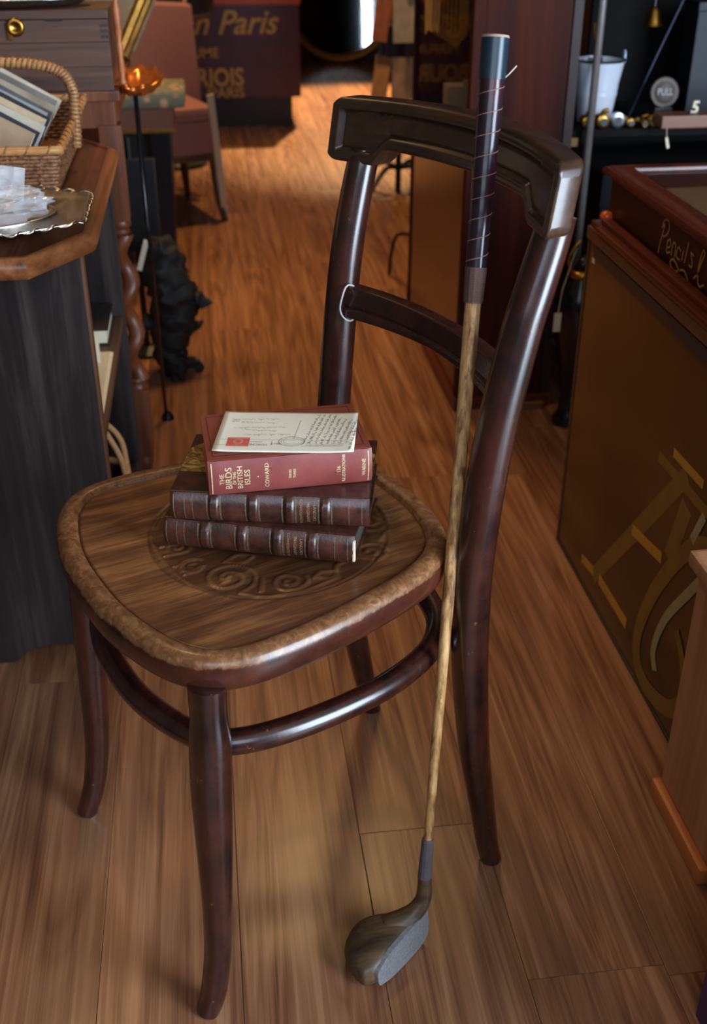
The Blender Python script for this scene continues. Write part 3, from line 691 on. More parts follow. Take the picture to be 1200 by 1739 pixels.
for k in range(12):
    f = k/11; obj('weave_strand', tube(bmesh.new(), rect_path(.198+.014*f, .19+.02*f, .004+.0055*k, .0016, k, 200), .0030, 6, True), wick, bk, True)
for i in range(4):
    for j in range(9):
        f = -1+2*(j+.5)/9
        p0 = [(f*.198, -.19), (.198, f*.19), (f*.198, .19), (-.198, f*.19)][i]; p1 = [(f*.212, -.21), (.212, f*.21), (f*.212, .21), (-.212, f*.21)][i]
        obj('stake', tube(bmesh.new(), [(*p0, .002), (*p1, .066)], .0022, 6), wick, bk, True)
rimp = rect_path(.214, .212, .069, 0, 0, 90); obj('rim', tube(bmesh.new(), rimp, .0062, 10, True), wickl, bk, True)
hr = []
for i in range(len(rimp)*6):
    k = i/6; a_ = np.array(rimp[int(k) % len(rimp)]); b_ = np.array(rimp[(int(k)+1) % len(rimp)]); p_ = a_+(b_-a_)*(k % 1); an = i*2*math.pi/9
    o_ = np.array([p_[0]/.214, p_[1]/.212]); o_ = o_/np.linalg.norm(o_); hr.append((p_[0]+o_[0]*.0072*math.cos(an), p_[1]+o_[1]*.0072*math.cos(an), p_[2]+.0072*math.sin(an)))
obj('rim_binding', tube(bmesh.new(), hr, .0014, 5, True), wick, bk, True)
hp = catmull([(.215, 0, .03), (.218, 0, .075), (.219, 0, .115), (.203, 0, .142), (.16, 0, .154), (.10, 0, .157), (0, 0, .158), (-.10, 0, .157), (-.16, 0, .154), (-.203, 0, .142), (-.219, 0, .115), (-.215, 0, .03)], 8)
hd = obj('handle', tube(bmesh.new(), hp, .0075, 12), wickl, bk, True)
wr = []; N_ = (len(hp)-1)*12
for i in range(N_):
    k = i/12; a_ = np.array(hp[int(k)]); b_ = np.array(hp[int(k)+1]); p_ = a_+(b_-a_)*(k % 1); d_ = (b_-a_)/np.linalg.norm(b_-a_); u_ = np.array([-d_[2], 0, d_[0]]); an = i*2*math.pi/14
    wr.append(p_+u_*.0080*math.cos(an)+np.array([0, 1, 0])*.0080*math.sin(an))
obj('handle_wrapping', tube(bmesh.new(), wr, .0016, 5), wick, hd, True)
cols = [lin(168, 140, 112), lin(40, 42, 52), lin(190, 180, 160), lin(60, 62, 74), lin(196, 172, 140), lin(34, 34, 42), lin(150, 152, 150), lin(86, 84, 90), lin(176, 160, 140), lin(50, 50, 58), lin(120, 116, 112), lin(204, 190, 168)]
names_ = ['tan', 'black', 'pale', 'slate', 'cream', 'dark', 'grey', 'leaden', 'beige', 'charcoal', 'ash', 'ivory']
for k in range(12):
    t = tag(box('card_sleeve', -.125, .125, -.0012, .0012, -.07, .07, plain('sleeve_'+names_[k], cols[k], .12, 0, .15, 30, .6), None, .0004), f'{names_[k]} glossy card sleeve slanting in the wicker basket, '+('nearest the front' if k == 0 else 'nearest the back' if k == 11 else f'number {k+1} counted from the front'), 'card sleeve', 'card sleeves in the wicker basket')
    t.location = (-.385+.004*(k % 3), 1.675+.027*k, .778); t.rotation_euler = (R(-26), R(29+1.5*(k % 2)), R(0))
# silver tray
tr = thing('silver_tray', 'silver tray with rope edge and oval well on the cabinet top', 'tray', (-.36, 1.498, .6936))
NT_ = 96
def octr(a, hx, hy, cut):
    best = 9; d = (math.cos(a), math.sin(a))
    for nx_, ny_, c_ in ((1/hx, 0, 1), (0, 1/hy, 1)):
        k = abs(d[0])*nx_+abs(d[1])*ny_
        if k > 1e-6: best = min(best, c_/k)
    k = abs(d[0])/hx+abs(d[1])/hy; best = min(best, (2-cut)/k); return best
bm = bmesh.new(); rows = []
for f, z in (('o', .024), ('o2', .0225), (1.0, .018), (.93, .008), (.85, .003), (.4, .0025), (.02, .0025)):
    row = []
    for i in range(NT_):
        a = 2*math.pi*i/NT_
        if f == 'o' or f == 'o2': r = octr(a, .2, .122, .42)-(0 if f == 'o' else .006); p_ = (r*math.cos(a), r*math.sin(a), z)
        else: p_ = (.155*f*math.cos(a), .083*f*math.sin(a), z)
        row.append(bm.verts.new(p_))
    rows.append(row)
for a, b in zip(rows, rows[1:]):
    for i in range(NT_): bm.faces.new((a[i], a[(i+1) % NT_], b[(i+1) % NT_], b[i]))
bm.faces.new(rows[-1])
o = obj('tray_body', bm, silver, tr, True); md = o.modifiers.new('thick', 'SOLIDIFY'); md.thickness = .0016; md.offset = -1
ed = []
for i in range(600):
    a = 2*math.pi*i/600; r = octr(a, .2, .122, .42); an = i*.55; ed.append(((r+.002*math.cos(an))*math.cos(a), (r+.002*math.cos(an))*math.sin(a), .0245+.002*math.sin(an)))
obj('rope_edge', tube(bmesh.new(), ed, .0016, 5, True), silver, tr, True)
obj('well_bead', tube(bmesh.new(), [(.157*math.cos(a), .0845*math.sin(a), .0195) for a in np.linspace(0, 2*math.pi, 72, endpoint=False)], .0024, 6, True), silver, tr, True)
for sx_ in (-.1, .1): obj('foot', lathe(bmesh.new(), [(.02, 0), (.014, .003)], 12, Matrix.Translation((sx_, 0, -.0003))), silver, tr)
bag = thing('clear_bag', 'crumpled clear plastic bag of trinkets in the silver tray', 'bag', (-.325, 1.5, .6985))
bm = bmesh.new(); bmesh.ops.create_icosphere(bm, subdivisions=4, radius=1)
for v in bm.verts:
    c_ = v.co.copy(); q_ = 1+.13*math.sin(6*c_.x+3*c_.y)*math.cos(5*c_.y-5*c_.z)+.07*math.sin(13*c_.x*c_.y+11*c_.z)
    v.co = Vector((c_.x*.115*q_, c_.y*.062*q_, .026+c_.z*.025*q_))
def plastic():
    nt = NT('clear_plastic'); nt.b.inputs['Base Color'].default_value = (.93, .95, 1, 1); nt.b.inputs['Roughness'].default_value = .10
    v = coords(nt, (1, 1, 1)); vo = nt.n('ShaderNodeTexVoronoi'); vo.inputs['Scale'].default_value = 60; nt.l(v, vo.inputs['Vector']); bump(nt, vo.outputs['Distance'], .9, .006)
    nt.b.inputs['Alpha'].default_value = .32; return nt.m
obj('plastic_film', bm, plastic(), bag)
bm = bmesh.new(); bx(bm, -.035, .035, -.0008, .0008, 0, .042, 0, Matrix.Translation((.045, .02, .03)) @ Matrix.Rotation(R(-18), 4, 'X') @ Matrix.Rotation(R(8), 4, 'Y')); obj('bag_flap', bm, plastic(), bag)
for k in range(14):
    m_ = [plain('trinket_white', lin(226, 226, 230), .3), plain('trinket_gold', lin(210, 168, 84), .25, .6), silver, plain('trinket_peach', lin(220, 176, 140), .4)][k % 4]
    bm = bmesh.new(); bmesh.ops.create_icosphere(bm, subdivisions=1, radius=random.uniform(.007, .012)); o = obj('trinket', bm, m_, bag); o.location = (random.uniform(-.08, .08), random.uniform(-.03, .03), random.uniform(.011, .022)); o.scale = (1, random.uniform(.6, 1.3), .6)

# barley twist table behind
tt_ = thing('barley_twist_table', 'brown table with a barley twist leg standing behind the cabinet', 'table', (-.5, 2.38, 0))
pbox('table_top', -.84, -.149, 2.108, 2.54, .748, .765, twistwood, tt_); pbox('apron', -.80, -.160, 2.12, 2.52, .70, .748, twistwood, tt_)
def twist_leg(x, y):
    bm = bmesh.new(); x -= -.5; y -= 2.38
    bx(bm, x-.020, x+.020, y-.020, y+.020, .53, .705, .002); bx(bm, x-.021, x+.021, y-.021, y+.021, .035, .185, .002)
    M_ = Matrix.Translation((x, y, 0))
    for pr_ in ([(.019, .53), (.021, .524), (.019, .518), (.015, .514), (.018, .508), (.015, .502)], [(.015, .208), (.018, .203), (.015, .198), (.019, .193), (.021, .188), (.02, .184)], [(.013, 0), (.018, .012), (.018, .022), (.012, .034), (.012, .04)]): lathe(bm, pr_, 16, M_)
    rings = []; n = 90
    for i in range(n+1):
        z = .205+(.504-.205)*i/n; tw = 2*math.pi*(z-.2)/.105; ring = []
        for k in range(20):
            a = 2*math.pi*k/20; r = .0165+.0048*math.cos(a-tw); ring.append(bm.verts.new((x+r*math.cos(a)+.005*math.cos(tw), y+r*math.sin(a)+.005*math.sin(tw), z)))
        rings.append(ring)
    for a, b in zip(rings, rings[1:]):
        for k in range(20): bm.faces.new((a[k], a[(k+1) % 20], b[(k+1) % 20], b[k]))
    smooth_angle(obj('twist_leg', bm, twistwood, tt_), 40)
for x, y in ((-.173, 2.136), (-.34, 2.50), (-.78, 2.136), (-.78, 2.50)): twist_leg(x, y)
pbox('stretcher', -.77, -.185, 2.128, 2.144, .085, .12, twistwood, tt_)
wb = thing('wooden_box', 'brown oak box with brass catch standing behind the wicker basket', 'box', (-.4, 2.2, .766))
for z0, z1 in ((.766, .8055), (.806, .8455), (.846, .882)): pbox('box_board', -.64, -.157, 2.108, 2.27, z0, z1, oak_box, wb, .0012)
pbox('lid', -.642, -.155, 2.106, 2.272, .8835, .897, oak_box, wb, .002); pbox('lid_notch', -.26, -.232, 2.1052, 2.1065, .8805, .8832, black_m, wb, 0)
for k in range(3): pbox('dovetail', -.170, -.1568, 2.1072, 2.1085, .852+.009*k, .857+.009*k, plain('end_grain', lin(56, 38, 32), .6), wb, 0)
L_ = wb.location; bm = lathe(bmesh.new(), [(.004, .0), (.014, .0), (.0155, .003), (.013, .006), (.007, .005), (.004, .002)], 20, Matrix.Translation((-.312-L_.x, 2.107-L_.y, .872-L_.z)) @ Matrix.Rotation(R(90), 4, 'X')); ct = obj('catch', bm, brass, wb, True)
obj('hasp', bx(bmesh.new(), -.326-L_.x, -.318-L_.x, -.097, -.093, .852-L_.z, .874-L_.z, .001), brass, ct)
sv = thing('silver_salver', 'shiny silver salver lying on the wooden box', 'salver', (-.33, 2.19, .8972))
obj('dish', lathe(bmesh.new(), [(.10, 0), (.125, .004), (.14, .012), (.145, .016), (.138, .014), (.122, .007), (.02, .004)], 40, Matrix.Diagonal((1, .52, 1, 1))), silver, sv, True)
obj('rope_edge', tube(bmesh.new(), [(.143*math.cos(a), .0745*math.sin(a), .0155) for a in np.linspace(0, 2*math.pi, 60, endpoint=False)], .0028, 6, True), silver, sv, True)
# copper leaf dish
ld = thing('copper_dish', 'orange copper leaf dish with ruffled edge on a slim black stand', 'dish', (-.122, 2.235, .744))
bm = bmesh.new(); rows = []
for f, z in ((.05, .001), (.4, .001), (.7, .006), (.9, .018), (1.0, .028), (1.06, .024), (1.02, .016)):
    rows.append([bm.verts.new(((.046+.003*math.sin(9*a))*f*math.cos(a), (.118+.006*math.sin(9*a))*f*math.sin(a), z+(.003*math.sin(9*a) if f > .8 else 0))) for a in np.linspace(0, 2*math.pi, 72, endpoint=False)])
for a, b in zip(rows, rows[1:]):
    for i in range(72): bm.faces.new((a[i], a[(i+1) % 72], b[(i+1) % 72], b[i]))
bm.faces.new(rows[0]); o = obj('bowl', bm, plain('copper', lin(200, 110, 48), .25, .75, .15, 50), ld, True); md = o.modifiers.new('s', 'SOLIDIFY'); md.thickness = .0015
for dy_ in (-.02, .035): obj('stand_rod', tube(bmesh.new(), [(-.012, .14+dy_*.2, -.736), (-.012, .10+dy_*.8, 0)], .0036, 8), blackgloss, ld, True)
obj('stand_foot', lathe(bmesh.new(), [(.016, -.744), (.014, -.738), (.008, -.728)], 16, Matrix.Translation((-.009, .142, 0))), blackgloss, ld)
# carved gilt frame standing behind the box
gf = thing('gilt_frame', 'carved gilt picture frame tilted on its corner behind the wooden box', 'picture frame', (-.290, 2.49, .7655))
bm = bmesh.new(); Mf = Matrix.Translation((0, 0, .002)) @ Matrix.Rotation(R(-4), 4, 'X') @ Matrix.Rotation(R(-28), 4, 'Y').inverted() 
sweep(bm, [(0, 0), (.19, 0), (.19, .26), (0, .26)], [(0, -.010), (0, .006), (.004, .010), (.010, .010), (.014, .004), (.022, .006), (.028, .001), (.028, -.010)])
bmesh.ops.transform(bm, matrix=Mf @ Matrix.Translation((-.03, 0, .0)) @ Matrix.Rotation(R(90), 4, 'X'), verts=bm.verts[:]); fo = obj('frame_moulding', bm, gilt, gf)
zmin = min(v.co.z for v in fo.data.vertices); fo.location.z = -zmin
bm = bmesh.new(); bx(bm, -.005, .165, .0, .006, .02, .24, 0, Mf); p_ = obj('picture', bm, plain('old_picture', lin(120, 92, 58), .6, 0, .3, 20), gf); p_.location.z = -zmin
cs = thing('carved_baluster', 'slim turned wooden baluster standing beside the wooden box', 'baluster', (-.142, 2.30, .7655))
cs.location = (-.1425, 2.145, .7655)
smooth_angle(obj('turned_post', lathe(bmesh.new(), [(.0065, 0), (.0065, .01), (.004, .016), (.0065, .03), (.0045, .05), (.0062, .07), (.004, .078), (.0065, .09), (.0065, .13), (.004, .14), (.006, .16), (.003, .18)], 14), orangewood, cs), 50)
obj('foot', lathe(bmesh.new(), [(.0068, 0), (.0068, .004), (.005, .006)], 14), orangewood, cs)
# stool, iron ornament, poker
so = thing('tapestry_stool', 'stool with a floral tapestry cushion and dark legs behind the table', 'stool', (-.2, 3.52, 0))
seatm = plain('stool_side', lin(122, 78, 62), .8, 0, .1, 120)
pbox('seat_body', -.30, -.092, 3.42, 3.64, .446, .506, seatm, so, .004); pbox('gilt_band', -.302, -.090, 3.418, 3.642, .438, .448, gilt, so, .001)
def tapestry():
    nt = NT('tapestry'); v = coords(nt, (1, 1, 1)); vo = nt.n('ShaderNodeTexVoronoi'); vo.inputs['Scale'].default_value = 26; nt.l(v, vo.inputs['Vector'])
    k = ramp(nt, vo.outputs['Distance'], [(.22, lin(206, 172, 126)), (.36, lin(150, 120, 84)), (.5, lin(112, 118, 104)), (.8, lin(136, 124, 100))]).outputs[0]
    nt.l(k, nt.b.inputs['Base Color']); nt.b.inputs['Roughness'].default_value = .9; return nt.m
bm = bx(bmesh.new(), -.105, .145, -.115, .125, .506, .556, .02); cu_ = obj('cushion', bm, tapestry(), so, True)
for x, y in ((-.135, 3.455), (-.265, 3.455), (-.135, 3.61), (-.265, 3.61)):
    bm = bmesh.new(); M_ = Matrix.Translation((x+.2, y-3.52, 0)); r4 = [[bm.verts.new(M_ @ Vector((sx_*h, sy_*h, z))) for sx_, sy_ in ((-1, -1), (1, -1), (1, 1), (-1, 1))] for h, z in ((.016, 0), (.026, .25), (.030, .440))]
    for a, b in zip(r4, r4[1:]):
        for i in range(4): bm.faces.new((a[i], a[(i+1) % 4], b[(i+1) % 4], b[i]))
    bm.faces.new(r4[0]); bm.faces.new(r4[-1]); obj('leg', bm, plain('dark_leg', lin(24, 24, 30), .3), so)
pbox('stretcher', -.265, -.135, 3.448, 3.462, .12, .145, plain('dark_leg', lin(24, 24, 30), .3), so)
pbox('dark_panel', -.262, -.150, 3.47, 3.476, .145, .438, black_m, so)
io = thing('iron_figure', 'gnarled black cast iron figure standing on the floor by the twist leg', 'ornament', (-.125, 2.66, 0))
bm = bmesh.new()
from mathutils import noise as mnoise
iron_m = plain('rough_iron', (.010, .009, .009, 1), .7, 0, .4, 60, 0, .5)
def rough_up(bm):
    bmesh.ops.subdivide_edges(bm, edges=bm.edges[:], cuts=1, use_grid_fill=True)
    for v in bm.verts:
        f_n = Vector((mnoise.noise(v.co*38), mnoise.noise(v.co*38+Vector((7, 3, 1))), mnoise.noise(v.co*38+Vector((2, 9, 5)))))
        v.co += f_n*.016
        v.co.z = max(v.co.z, 0)
def blob(pts, rs): pp = catmull([(*p, r) for p, r in zip(pts, rs)], 5); tube(bm, [p[:3] for p in pp], [max(.003, p[3]+.004*math.sin(i*1.7)) for i, p in enumerate(pp)], 12)
blob([(.0, 0, .0), (-.005, 0, .05), (.01, 0, .12), (.02, 0, .2), (0, 0, .28), (-.005, 0, .34)], [.03, .038, .05, .055, .05, .03]); rough_up(bm); o = obj('trunk', bm, iron_m, io, True)
for nm, pts, rs in (('limb', [(.03, 0, .2), (.06, -.005, .19), (.095, -.01, .185), (.098, -.01, .17)], [.03, .024, .016, .008]), ('limb', [(.03, 0, .12), (.06, 0, .115), (.076, 0, .108)], [.024, .016, .008]), ('limb', [(.01, 0, .05), (.05, -.01, .02), (.078, -.015, .008)], [.025, .018, .008]), ('limb', [(0, -.01, .05), (.012, -.05, .02), (.015, -.08, .010)], [.024, .018, .010]), ('limb', [(-.02, 0, .14), (-.055, 0, .13), (-.06, -.02, .09)], [.022, .014, .006])):
    bm = bmesh.new(); blob(pts, rs); rough_up(bm); obj(nm, bm, iron_m, io, True)
t = tag(obj('cream_strip', bx(bmesh.new(), -.006, .006, -.002, .002, 0, .075, .0008), cream), 'small cream card strip leaning on the black iron figure', 'card'); t.location = (-.178, 2.60, .285); t.rotation_euler = (0, R(18), 0)
bs = thing('iron_stand', 'slim dark iron stand behind the twist leg table', 'stand', (-.19, 2.80, 0))
obj('upright', tube(bmesh.new(), [(0, 0, .0), (0, 0, .55)], .008, 8), black_m, bs); obj('foot', lathe(bmesh.new(), [(.05, 0), (.05, .008), (.012, .02)], 16), black_m, bs); obj('plate', bx(bmesh.new(), -.05, .06, -.01, .01, .275, .50, .003), black_m, bs)

# pink chair beyond
pc = thing('pink_chair', 'low pink upholstered chair with brown wooden frame in the aisle', 'chair', (-.175, 4.20, 0), R(20))
frm = wood('chair_frame_brown', lin(60, 38, 22), lin(92, 60, 36), lin(116, 80, 50), 2, 1, .4)
def lb(n, x0, x1, y0, y1, z0, z1, m, p=None, b=.006): return obj(n, bx(bmesh.new(), x0, x1, y0, y1, z0, z1, b), m, p or pc)
lb('seat_apron', -.24, .15, -.19, .16, .235, .35, pink); lb('seat_cushion', -.25, .155, -.195, .12, .35, .395, pink, None, .018); lb('apron_rail', -.245, .157, -.197, .165, .215, .238, frm)
bm = bx(bmesh.new(), -.215, .205, .13, .19, .36, .72, .015); bmesh.ops.subdivide_edges(bm, edges=[e for e in bm.edges if abs(e.verts[0].co.x-e.verts[1].co.x) > .2], cuts=8)
for v in bm.verts:
    v.co.y += .25*(v.co.z-.38)*.5-.9*(v.co.x+.05)**2
    if v.co.z > .6: v.co.z += -.06*(v.co.x+.23)
obj('backrest', bm, pink, pc, True)
for x in (-.23, .217): obj('back_stile', tube(bmesh.new(), catmull([(x, .15, .2), (x, .15, .4), (x, .20, .56), (x, .235, .70)], 5), .013, 8), frm, pc, True)
for x, y, dx, dy in ((.14, -.18, .02, -.03), (-.23, -.18, -.02, -.03), (.14, .15, .03, .06), (-.23, .15, -.02, .06)): obj('leg', tube(bmesh.new(), catmull([(x+dx, y+dy, 0), (x+dx*.4, y+dy*.4, .1), (x, y, .24)], 4), [.012, .013, .014, .015, .016, .017, .018, .019, .02], 10), frm, pc, True)
t = tag(obj('cream_board', bx(bmesh.new(), -.012, .012, -.005, .005, 0, .20, .001), cream), 'narrow upright cream board standing against the pink chair', 'board'); t.location = (.045, 4.135, .24); t.rotation_euler = (0, R(-4), R(20))
cr_ = thing('slat_crate', 'low dark crate under the pink chair holding the cream slat', 'crate', (.0, 4.2, 0))
bpy.data.objects.remove(cr_)
t.location = (.050, 4.06, .0); t.scale = (1, 1, 2.2)
nv = thing('navy_drum_table', 'dark navy round drum table behind the pink chair', 'table', (-.13, 5.0, 0))
smooth_angle(obj('drum', lathe(bmesh.new(), [(.05, .575), (.16, .585), (.19, .61), (.195, .66), (.195, .74), (.18, .75)], 32), navy, nv), 40); obj('pedestal', lathe(bmesh.new(), [(.13, 0), (.13, .015), (.04, .03), (.03, .3), (.04, .58)], 20), black_m, nv, True)

# ================================================================== far end: the burgundy chest, the round mirror
pcx = thing('burgundy_chest', 'burgundy chest with gold perfume lettering and orange lid at the back', 'chest', (.05, 6.0, 0))
burg = plain('burgundy_paint', lin(72, 22, 30), .35, 0, .12, 12)
pbox('plinth', -.40, .435, 5.80, 6.2, 0, .135, plain('plinth_dark', lin(34, 18, 14), .5), pcx); pbox('chest_body', -.45, .479, 5.79, 6.25, .135, .555, burg, pcx, .004)
for zz in (.272, .372): pbox('body_moulding', -.45, .4795, 5.786, 5.79, zz, zz+.006, burg, pcx, .0005)
pbox('lid', -.455, .484, 5.785, 6.255, .556, .66, plain('orange_paint', lin(190, 74, 30), .4), pcx, .006)
gl_ = plain('gold_letters', lin(190, 142, 62), .4, .2, .1, 60)
fx = lambda x0, z0: (lambda u, v: (x0+u-.05, 5.7885-6.0-.003, z0+v))
bm = bmesh.new(); text_bm(bm, 'Evening in Paris', .150, fx(.365, .430), 'RIGHT', .35, .002, .98); obj('script_lettering', bm, gl_, pcx)
bm = bmesh.new(); text_bm(bm, 'PERFUME', .064, fx(.085, .325), 'RIGHT', 0, .001, 1.0); obj('lettering', bm, gl_, pcx)
bm = bmesh.new(); text_bm(bm, 'BOURJOIS', .115, fx(.200, .195), 'RIGHT', 0, .003, .84); obj('lettering', bm, gl_, pcx)
bm = bmesh.new(); text_bm(bm, 'PARIS', .068, fx(.200, .140), 'RIGHT', 0, .001, 1.0); obj('lettering', bm, gl_, pcx)
rmr = thing('round_mirror', 'large round gilt framed mirror standing on the floor at the far end', 'mirror', (.92, 7.86, 0))
Mm = Matrix.Rotation(R(-5), 4, 'X') @ Matrix.Translation((0, 0, .375)) @ Matrix.Rotation(R(90), 4, 'X')
bm = bmesh.new(); lathe(bm, [(.325, -.02), (.375, -.02), (.375, .01), (.36, .028), (.335, .022), (.322, .008)], 64, Mm, False); smooth_angle(obj('gilt_rim', bm, gilt, rmr), 40)
bm = bmesh.new(); lathe(bm, [(.33, -.012), (.33, -.002)], 64, Mm); nt_ = plain('mirror_glass', (.75, .75, .75, 1), .03, 1, .02, 4, 0, 0); obj('mirror_glass', bm, nt_, rmr)

# ================================================================== card rack and coat stand in the aisle
rk = thing('card_rack', 'wire card rack on a dark post beyond the chair back', 'rack', (.745, 4.42, 0))
obj('post', tube(bmesh.new(), [(0, 0, 0), (0, 0, 1.5)], .012, 10), black_m, rk)
for k in range(4):
    a = R(45+90*k); obj('foot', tube(bmesh.new(), catmull([(0, 0, .09), (.08*math.cos(a), .08*math.sin(a), .10), (.17*math.cos(a), .17*math.sin(a), .04), (.2*math.cos(a), .2*math.sin(a), .008)], 6), .010, 8), black_m, rk, True)
for k in range(9):
    a = 2*math.pi*k/9; obj('wire', tube(bmesh.new(), [(.085*math.cos(a), .085*math.sin(a), .30), (.085*math.cos(a), .085*math.sin(a), 1.45)], .0024, 6), steel, rk)
for z in (.30, .46, .62, .80): obj('wire_ring', tube(bmesh.new(), [(.087*math.cos(a), .087*math.sin(a), z) for a in np.linspace(0, 2*math.pi, 24, endpoint=False)], .0026, 6, True), steel, rk)
ccols = [('tan', lin(168, 122, 84)), ('buff', lin(190, 150, 110)), ('grey', lin(120, 108, 100)), ('rose', lin(150, 90, 70)), ('pale', lin(200, 178, 150)), ('brown', lin(110, 74, 50))]
for k, (nm, c_) in enumerate(ccols):
    a = R(-150+60*(k % 3)); z = .36 if k < 3 else .56
    t = tag(box('greeting_card', -.045, .045, -.002, .002, 0, .15, plain('card_'+nm, c_, .5, 0, .25, 25), None, .0005), f'{nm} greeting card in the {"lower" if k < 3 else "upper"} tier of the wire rack', 'card', 'cards in the wire rack')
    t.location = (.745+.105*math.cos(a), 4.42+.105*math.sin(a), z); t.rotation_euler = (R(-10), 0, a+math.pi/2)
cst = thing('coat_stand', 'slim blue black metal coat stand with curled feet beside the mahogany cabinet', 'coat stand', (.600, 3.16, 0))
obj('post', tube(bmesh.new(), [(0, 0, .0), (0, 0, 1.7)], .0105, 10), plain('blued_steel', lin(44, 46, 58), .3, .4), cst, True); obj('post_collar', lathe(bmesh.new(), [(.012, .05), (.016, .06), (.016, .10), (.012, .12)], 14), black_m, cst, True)
for dx, dy in ((-.055, .18), (-.05, -.12), (.10, .12), (.10, -.06)): obj('curled_foot', tube(bmesh.new(), catmull([(0, 0, .15), (dx*.35, dy*.35, .165), (dx*.8, dy*.8, .14), (dx, dy, .07), (dx*1.05, dy*1.05, .006)], 6), .0058, 8), black_m, cst, True)

# ================================================================== mahogany display cabinet behind the chair
mc = thing('mahogany_cabinet', 'tall red mahogany display cabinet with glazed side behind the chair back', 'cabinet', (.65, 2.68, 0))
pbox('front_panel', .566, .742, 2.340, 2.362, .03, 1.9, mahog, mc); pbox('corner_stile', .540, .566, 2.338, 2.366, .03, 1.9, mahog, mc, .003)
pbox('rear_stile', .540, .562, 2.985, 3.01, .03, 1.9, mahog, mc, .003); pbox('side_panel', .543, .556, 2.366, 2.985, .03, .555, wood('mahogany_side', lin(34, 18, 10), lin(56, 31, 17), lin(80, 47, 26), 1, .7, .16, .3), mc)
pbox('side_glass', .546, .550, 2.366, 2.985, .575, 1.86, glass('cabinet_glass'), mc, 0); pbox('glazing_bar', .540, .562, 2.366, 2.985, .553, .577, mahogY, mc)
pbox('shelf', .56, .745, 2.366, 2.985, .555, .572, mahogY, mc); pbox('back_panel', .745, .765, 2.342, 3.01, 0, 1.9, plain('cabinet_inside', lin(44, 22, 14), .6), mc); pbox('cabinet_top',   .535, .77, 2.335, 3.015, 1.9, 1.92, mahogY, mc)
pbox('end_panel', .562, .745, 2.99, 3.005, .03, 1.9, plain('cabinet_inside', lin(44, 22, 14), .6), mc); pbox('plinth', .535, .77, 2.334, 3.015, 0, .03, mahogY, mc, .003)
pbox('gilt_foot_strip', .62, .752, 2.318, 2.3335, .0, .016, wood('foot_strip', lin(96, 60, 34), lin(130, 84, 48), lin(150, 102, 62), 0, 1, .35), mc, .004)
ys = thing('yellow_sign', 'yellow card sign with cut corners and dark print inside the glazed cabinet', 'sign', (.63, 2.80, .5722))
sp_ = [(-.115, .0), (.0, -.0), (.02, .03), (.02, .20), (-.12, .20), (-.12, .03)]
bm = bmesh.new(); outl = [(-.100, .195), (-.092, .205), (-.02, .166), (.005, .192), (.005, .36), (-.105, .36)]
a_ = [bm.verts.new((x, 0, z)) for x, z in outl]; b_ = [bm.verts.new((x, .004, z)) for x, z in outl]; bm.faces.new(a_); bm.faces.new(b_[::-1])
for i in range(len(outl)): bm.faces.new((a_[i], b_[i], b_[(i+1) % len(outl)], a_[(i+1) % len(outl)]))
obj('sign_board', bm, plain('yellow_card', lin(214, 140, 40), .5, 0, .12, 40), ys)
bm = bmesh.new()
for k in range(7): ribbon(bm, [(-.080+.010*k, .222-.004*k), (-.080+.010*k, .25), (-.079+.010*k, .34)], .0035, lambda u, v: (u, -.0008, v))
o = obj('dark_print', bm, plain('sign_print', lin(70, 40, 18), .6), ys); o['kind'] = 'stuff'
obj('stand_rod', tube(bmesh.new(), [(-.045, .006, 0), (-.045, .006, .2)], .003, 8), black_m, ys); obj('stand_base', lathe(bmesh.new(), [(.028, 0), (.028, .006), (.006, .012)], 16, Matrix.Translation((-.045, .006, 0))), black_m, ys)
wbx = thing('white_carton', 'small pale carton with open flap inside the glazed cabinet', 'carton', (.605, 2.70, .5722))
obj('carton_body', bx(bmesh.new(), -.038, .030, -.03, .03, 0, .098, .002), cream, wbx); bm = bmesh.new(); bx(bm, -.004, .030, -.03, -.028, 0, .022, 0, Matrix.Translation((0, 0, .097)) @ Matrix.Rotation(R(12), 4, 'X')); obj('flap', bm, cream, wbx)

# ================================================================== dark shelf unit with bucket and brass fittings
su = thing('dark_shelf_unit', 'black open shelf unit with a brown wooden shelf at the upper right', 'shelf unit', (1.2, 2.6, 0))
inner = plain('shelf_black', lin(9, 8, 8), .8, 0, .2, 40, 0, .1, .2)
pbox('back_panel', .95, 1.75, 2.84, 2.86, 0, 1.8, inner, su); pbox('side_panel', 1.74, 1.76, 2.42, 2.86, 0, 1.8, inner, su)
pbox('shelf', .80, 1.74, 2.46, 2.80, .590, .606, inner, su); pbox('shelf_front', .985, 1.74, 2.405, 2.46, .616, .642, wood('brown_shelf', lin(90, 52, 32), lin(122, 74, 46), lin(146, 94, 60), 0, 1, .45), su)
pbox('upper_shelf', .95, 1.74, 2.5, 2.84, 1.0, 1.02, inner, su); obj('chrome_pole', tube(bmesh.new(), [(.832-1.2, 2.43-2.6, 0), (.832-1.2, 2.43-2.6, 1.8)], .0085, 12), plain('grey_pole', lin(120, 112, 108), .35, .2), su, True); obj('thin_rail', tube(bmesh.new(), [(.857-1.2, 2.50-2.6, .606), (.857-1.2, 2.50-2.6, 1.8)], .0035, 8), plain('brown_rail', lin(86, 56, 36), .4), su, True)
bu = thing('enamel_bucket', 'white enamel bucket with navy rim standing on the dark shelf', 'bucket', (.884, 2.565, .6062))
smooth_angle(obj('bucket_body', lathe(bmesh.new(), [(.038, 0), (.0385, .004), (.0455, .055), (.0468, .058), (.0470, .062), (.0466, .066), (.0476, .072), (.0480, .076), (.0478, .080), (.0565, .132), (.054, .132), (.045, .075), (.036, .006)], 40, None, True), white_m, bu), 50)
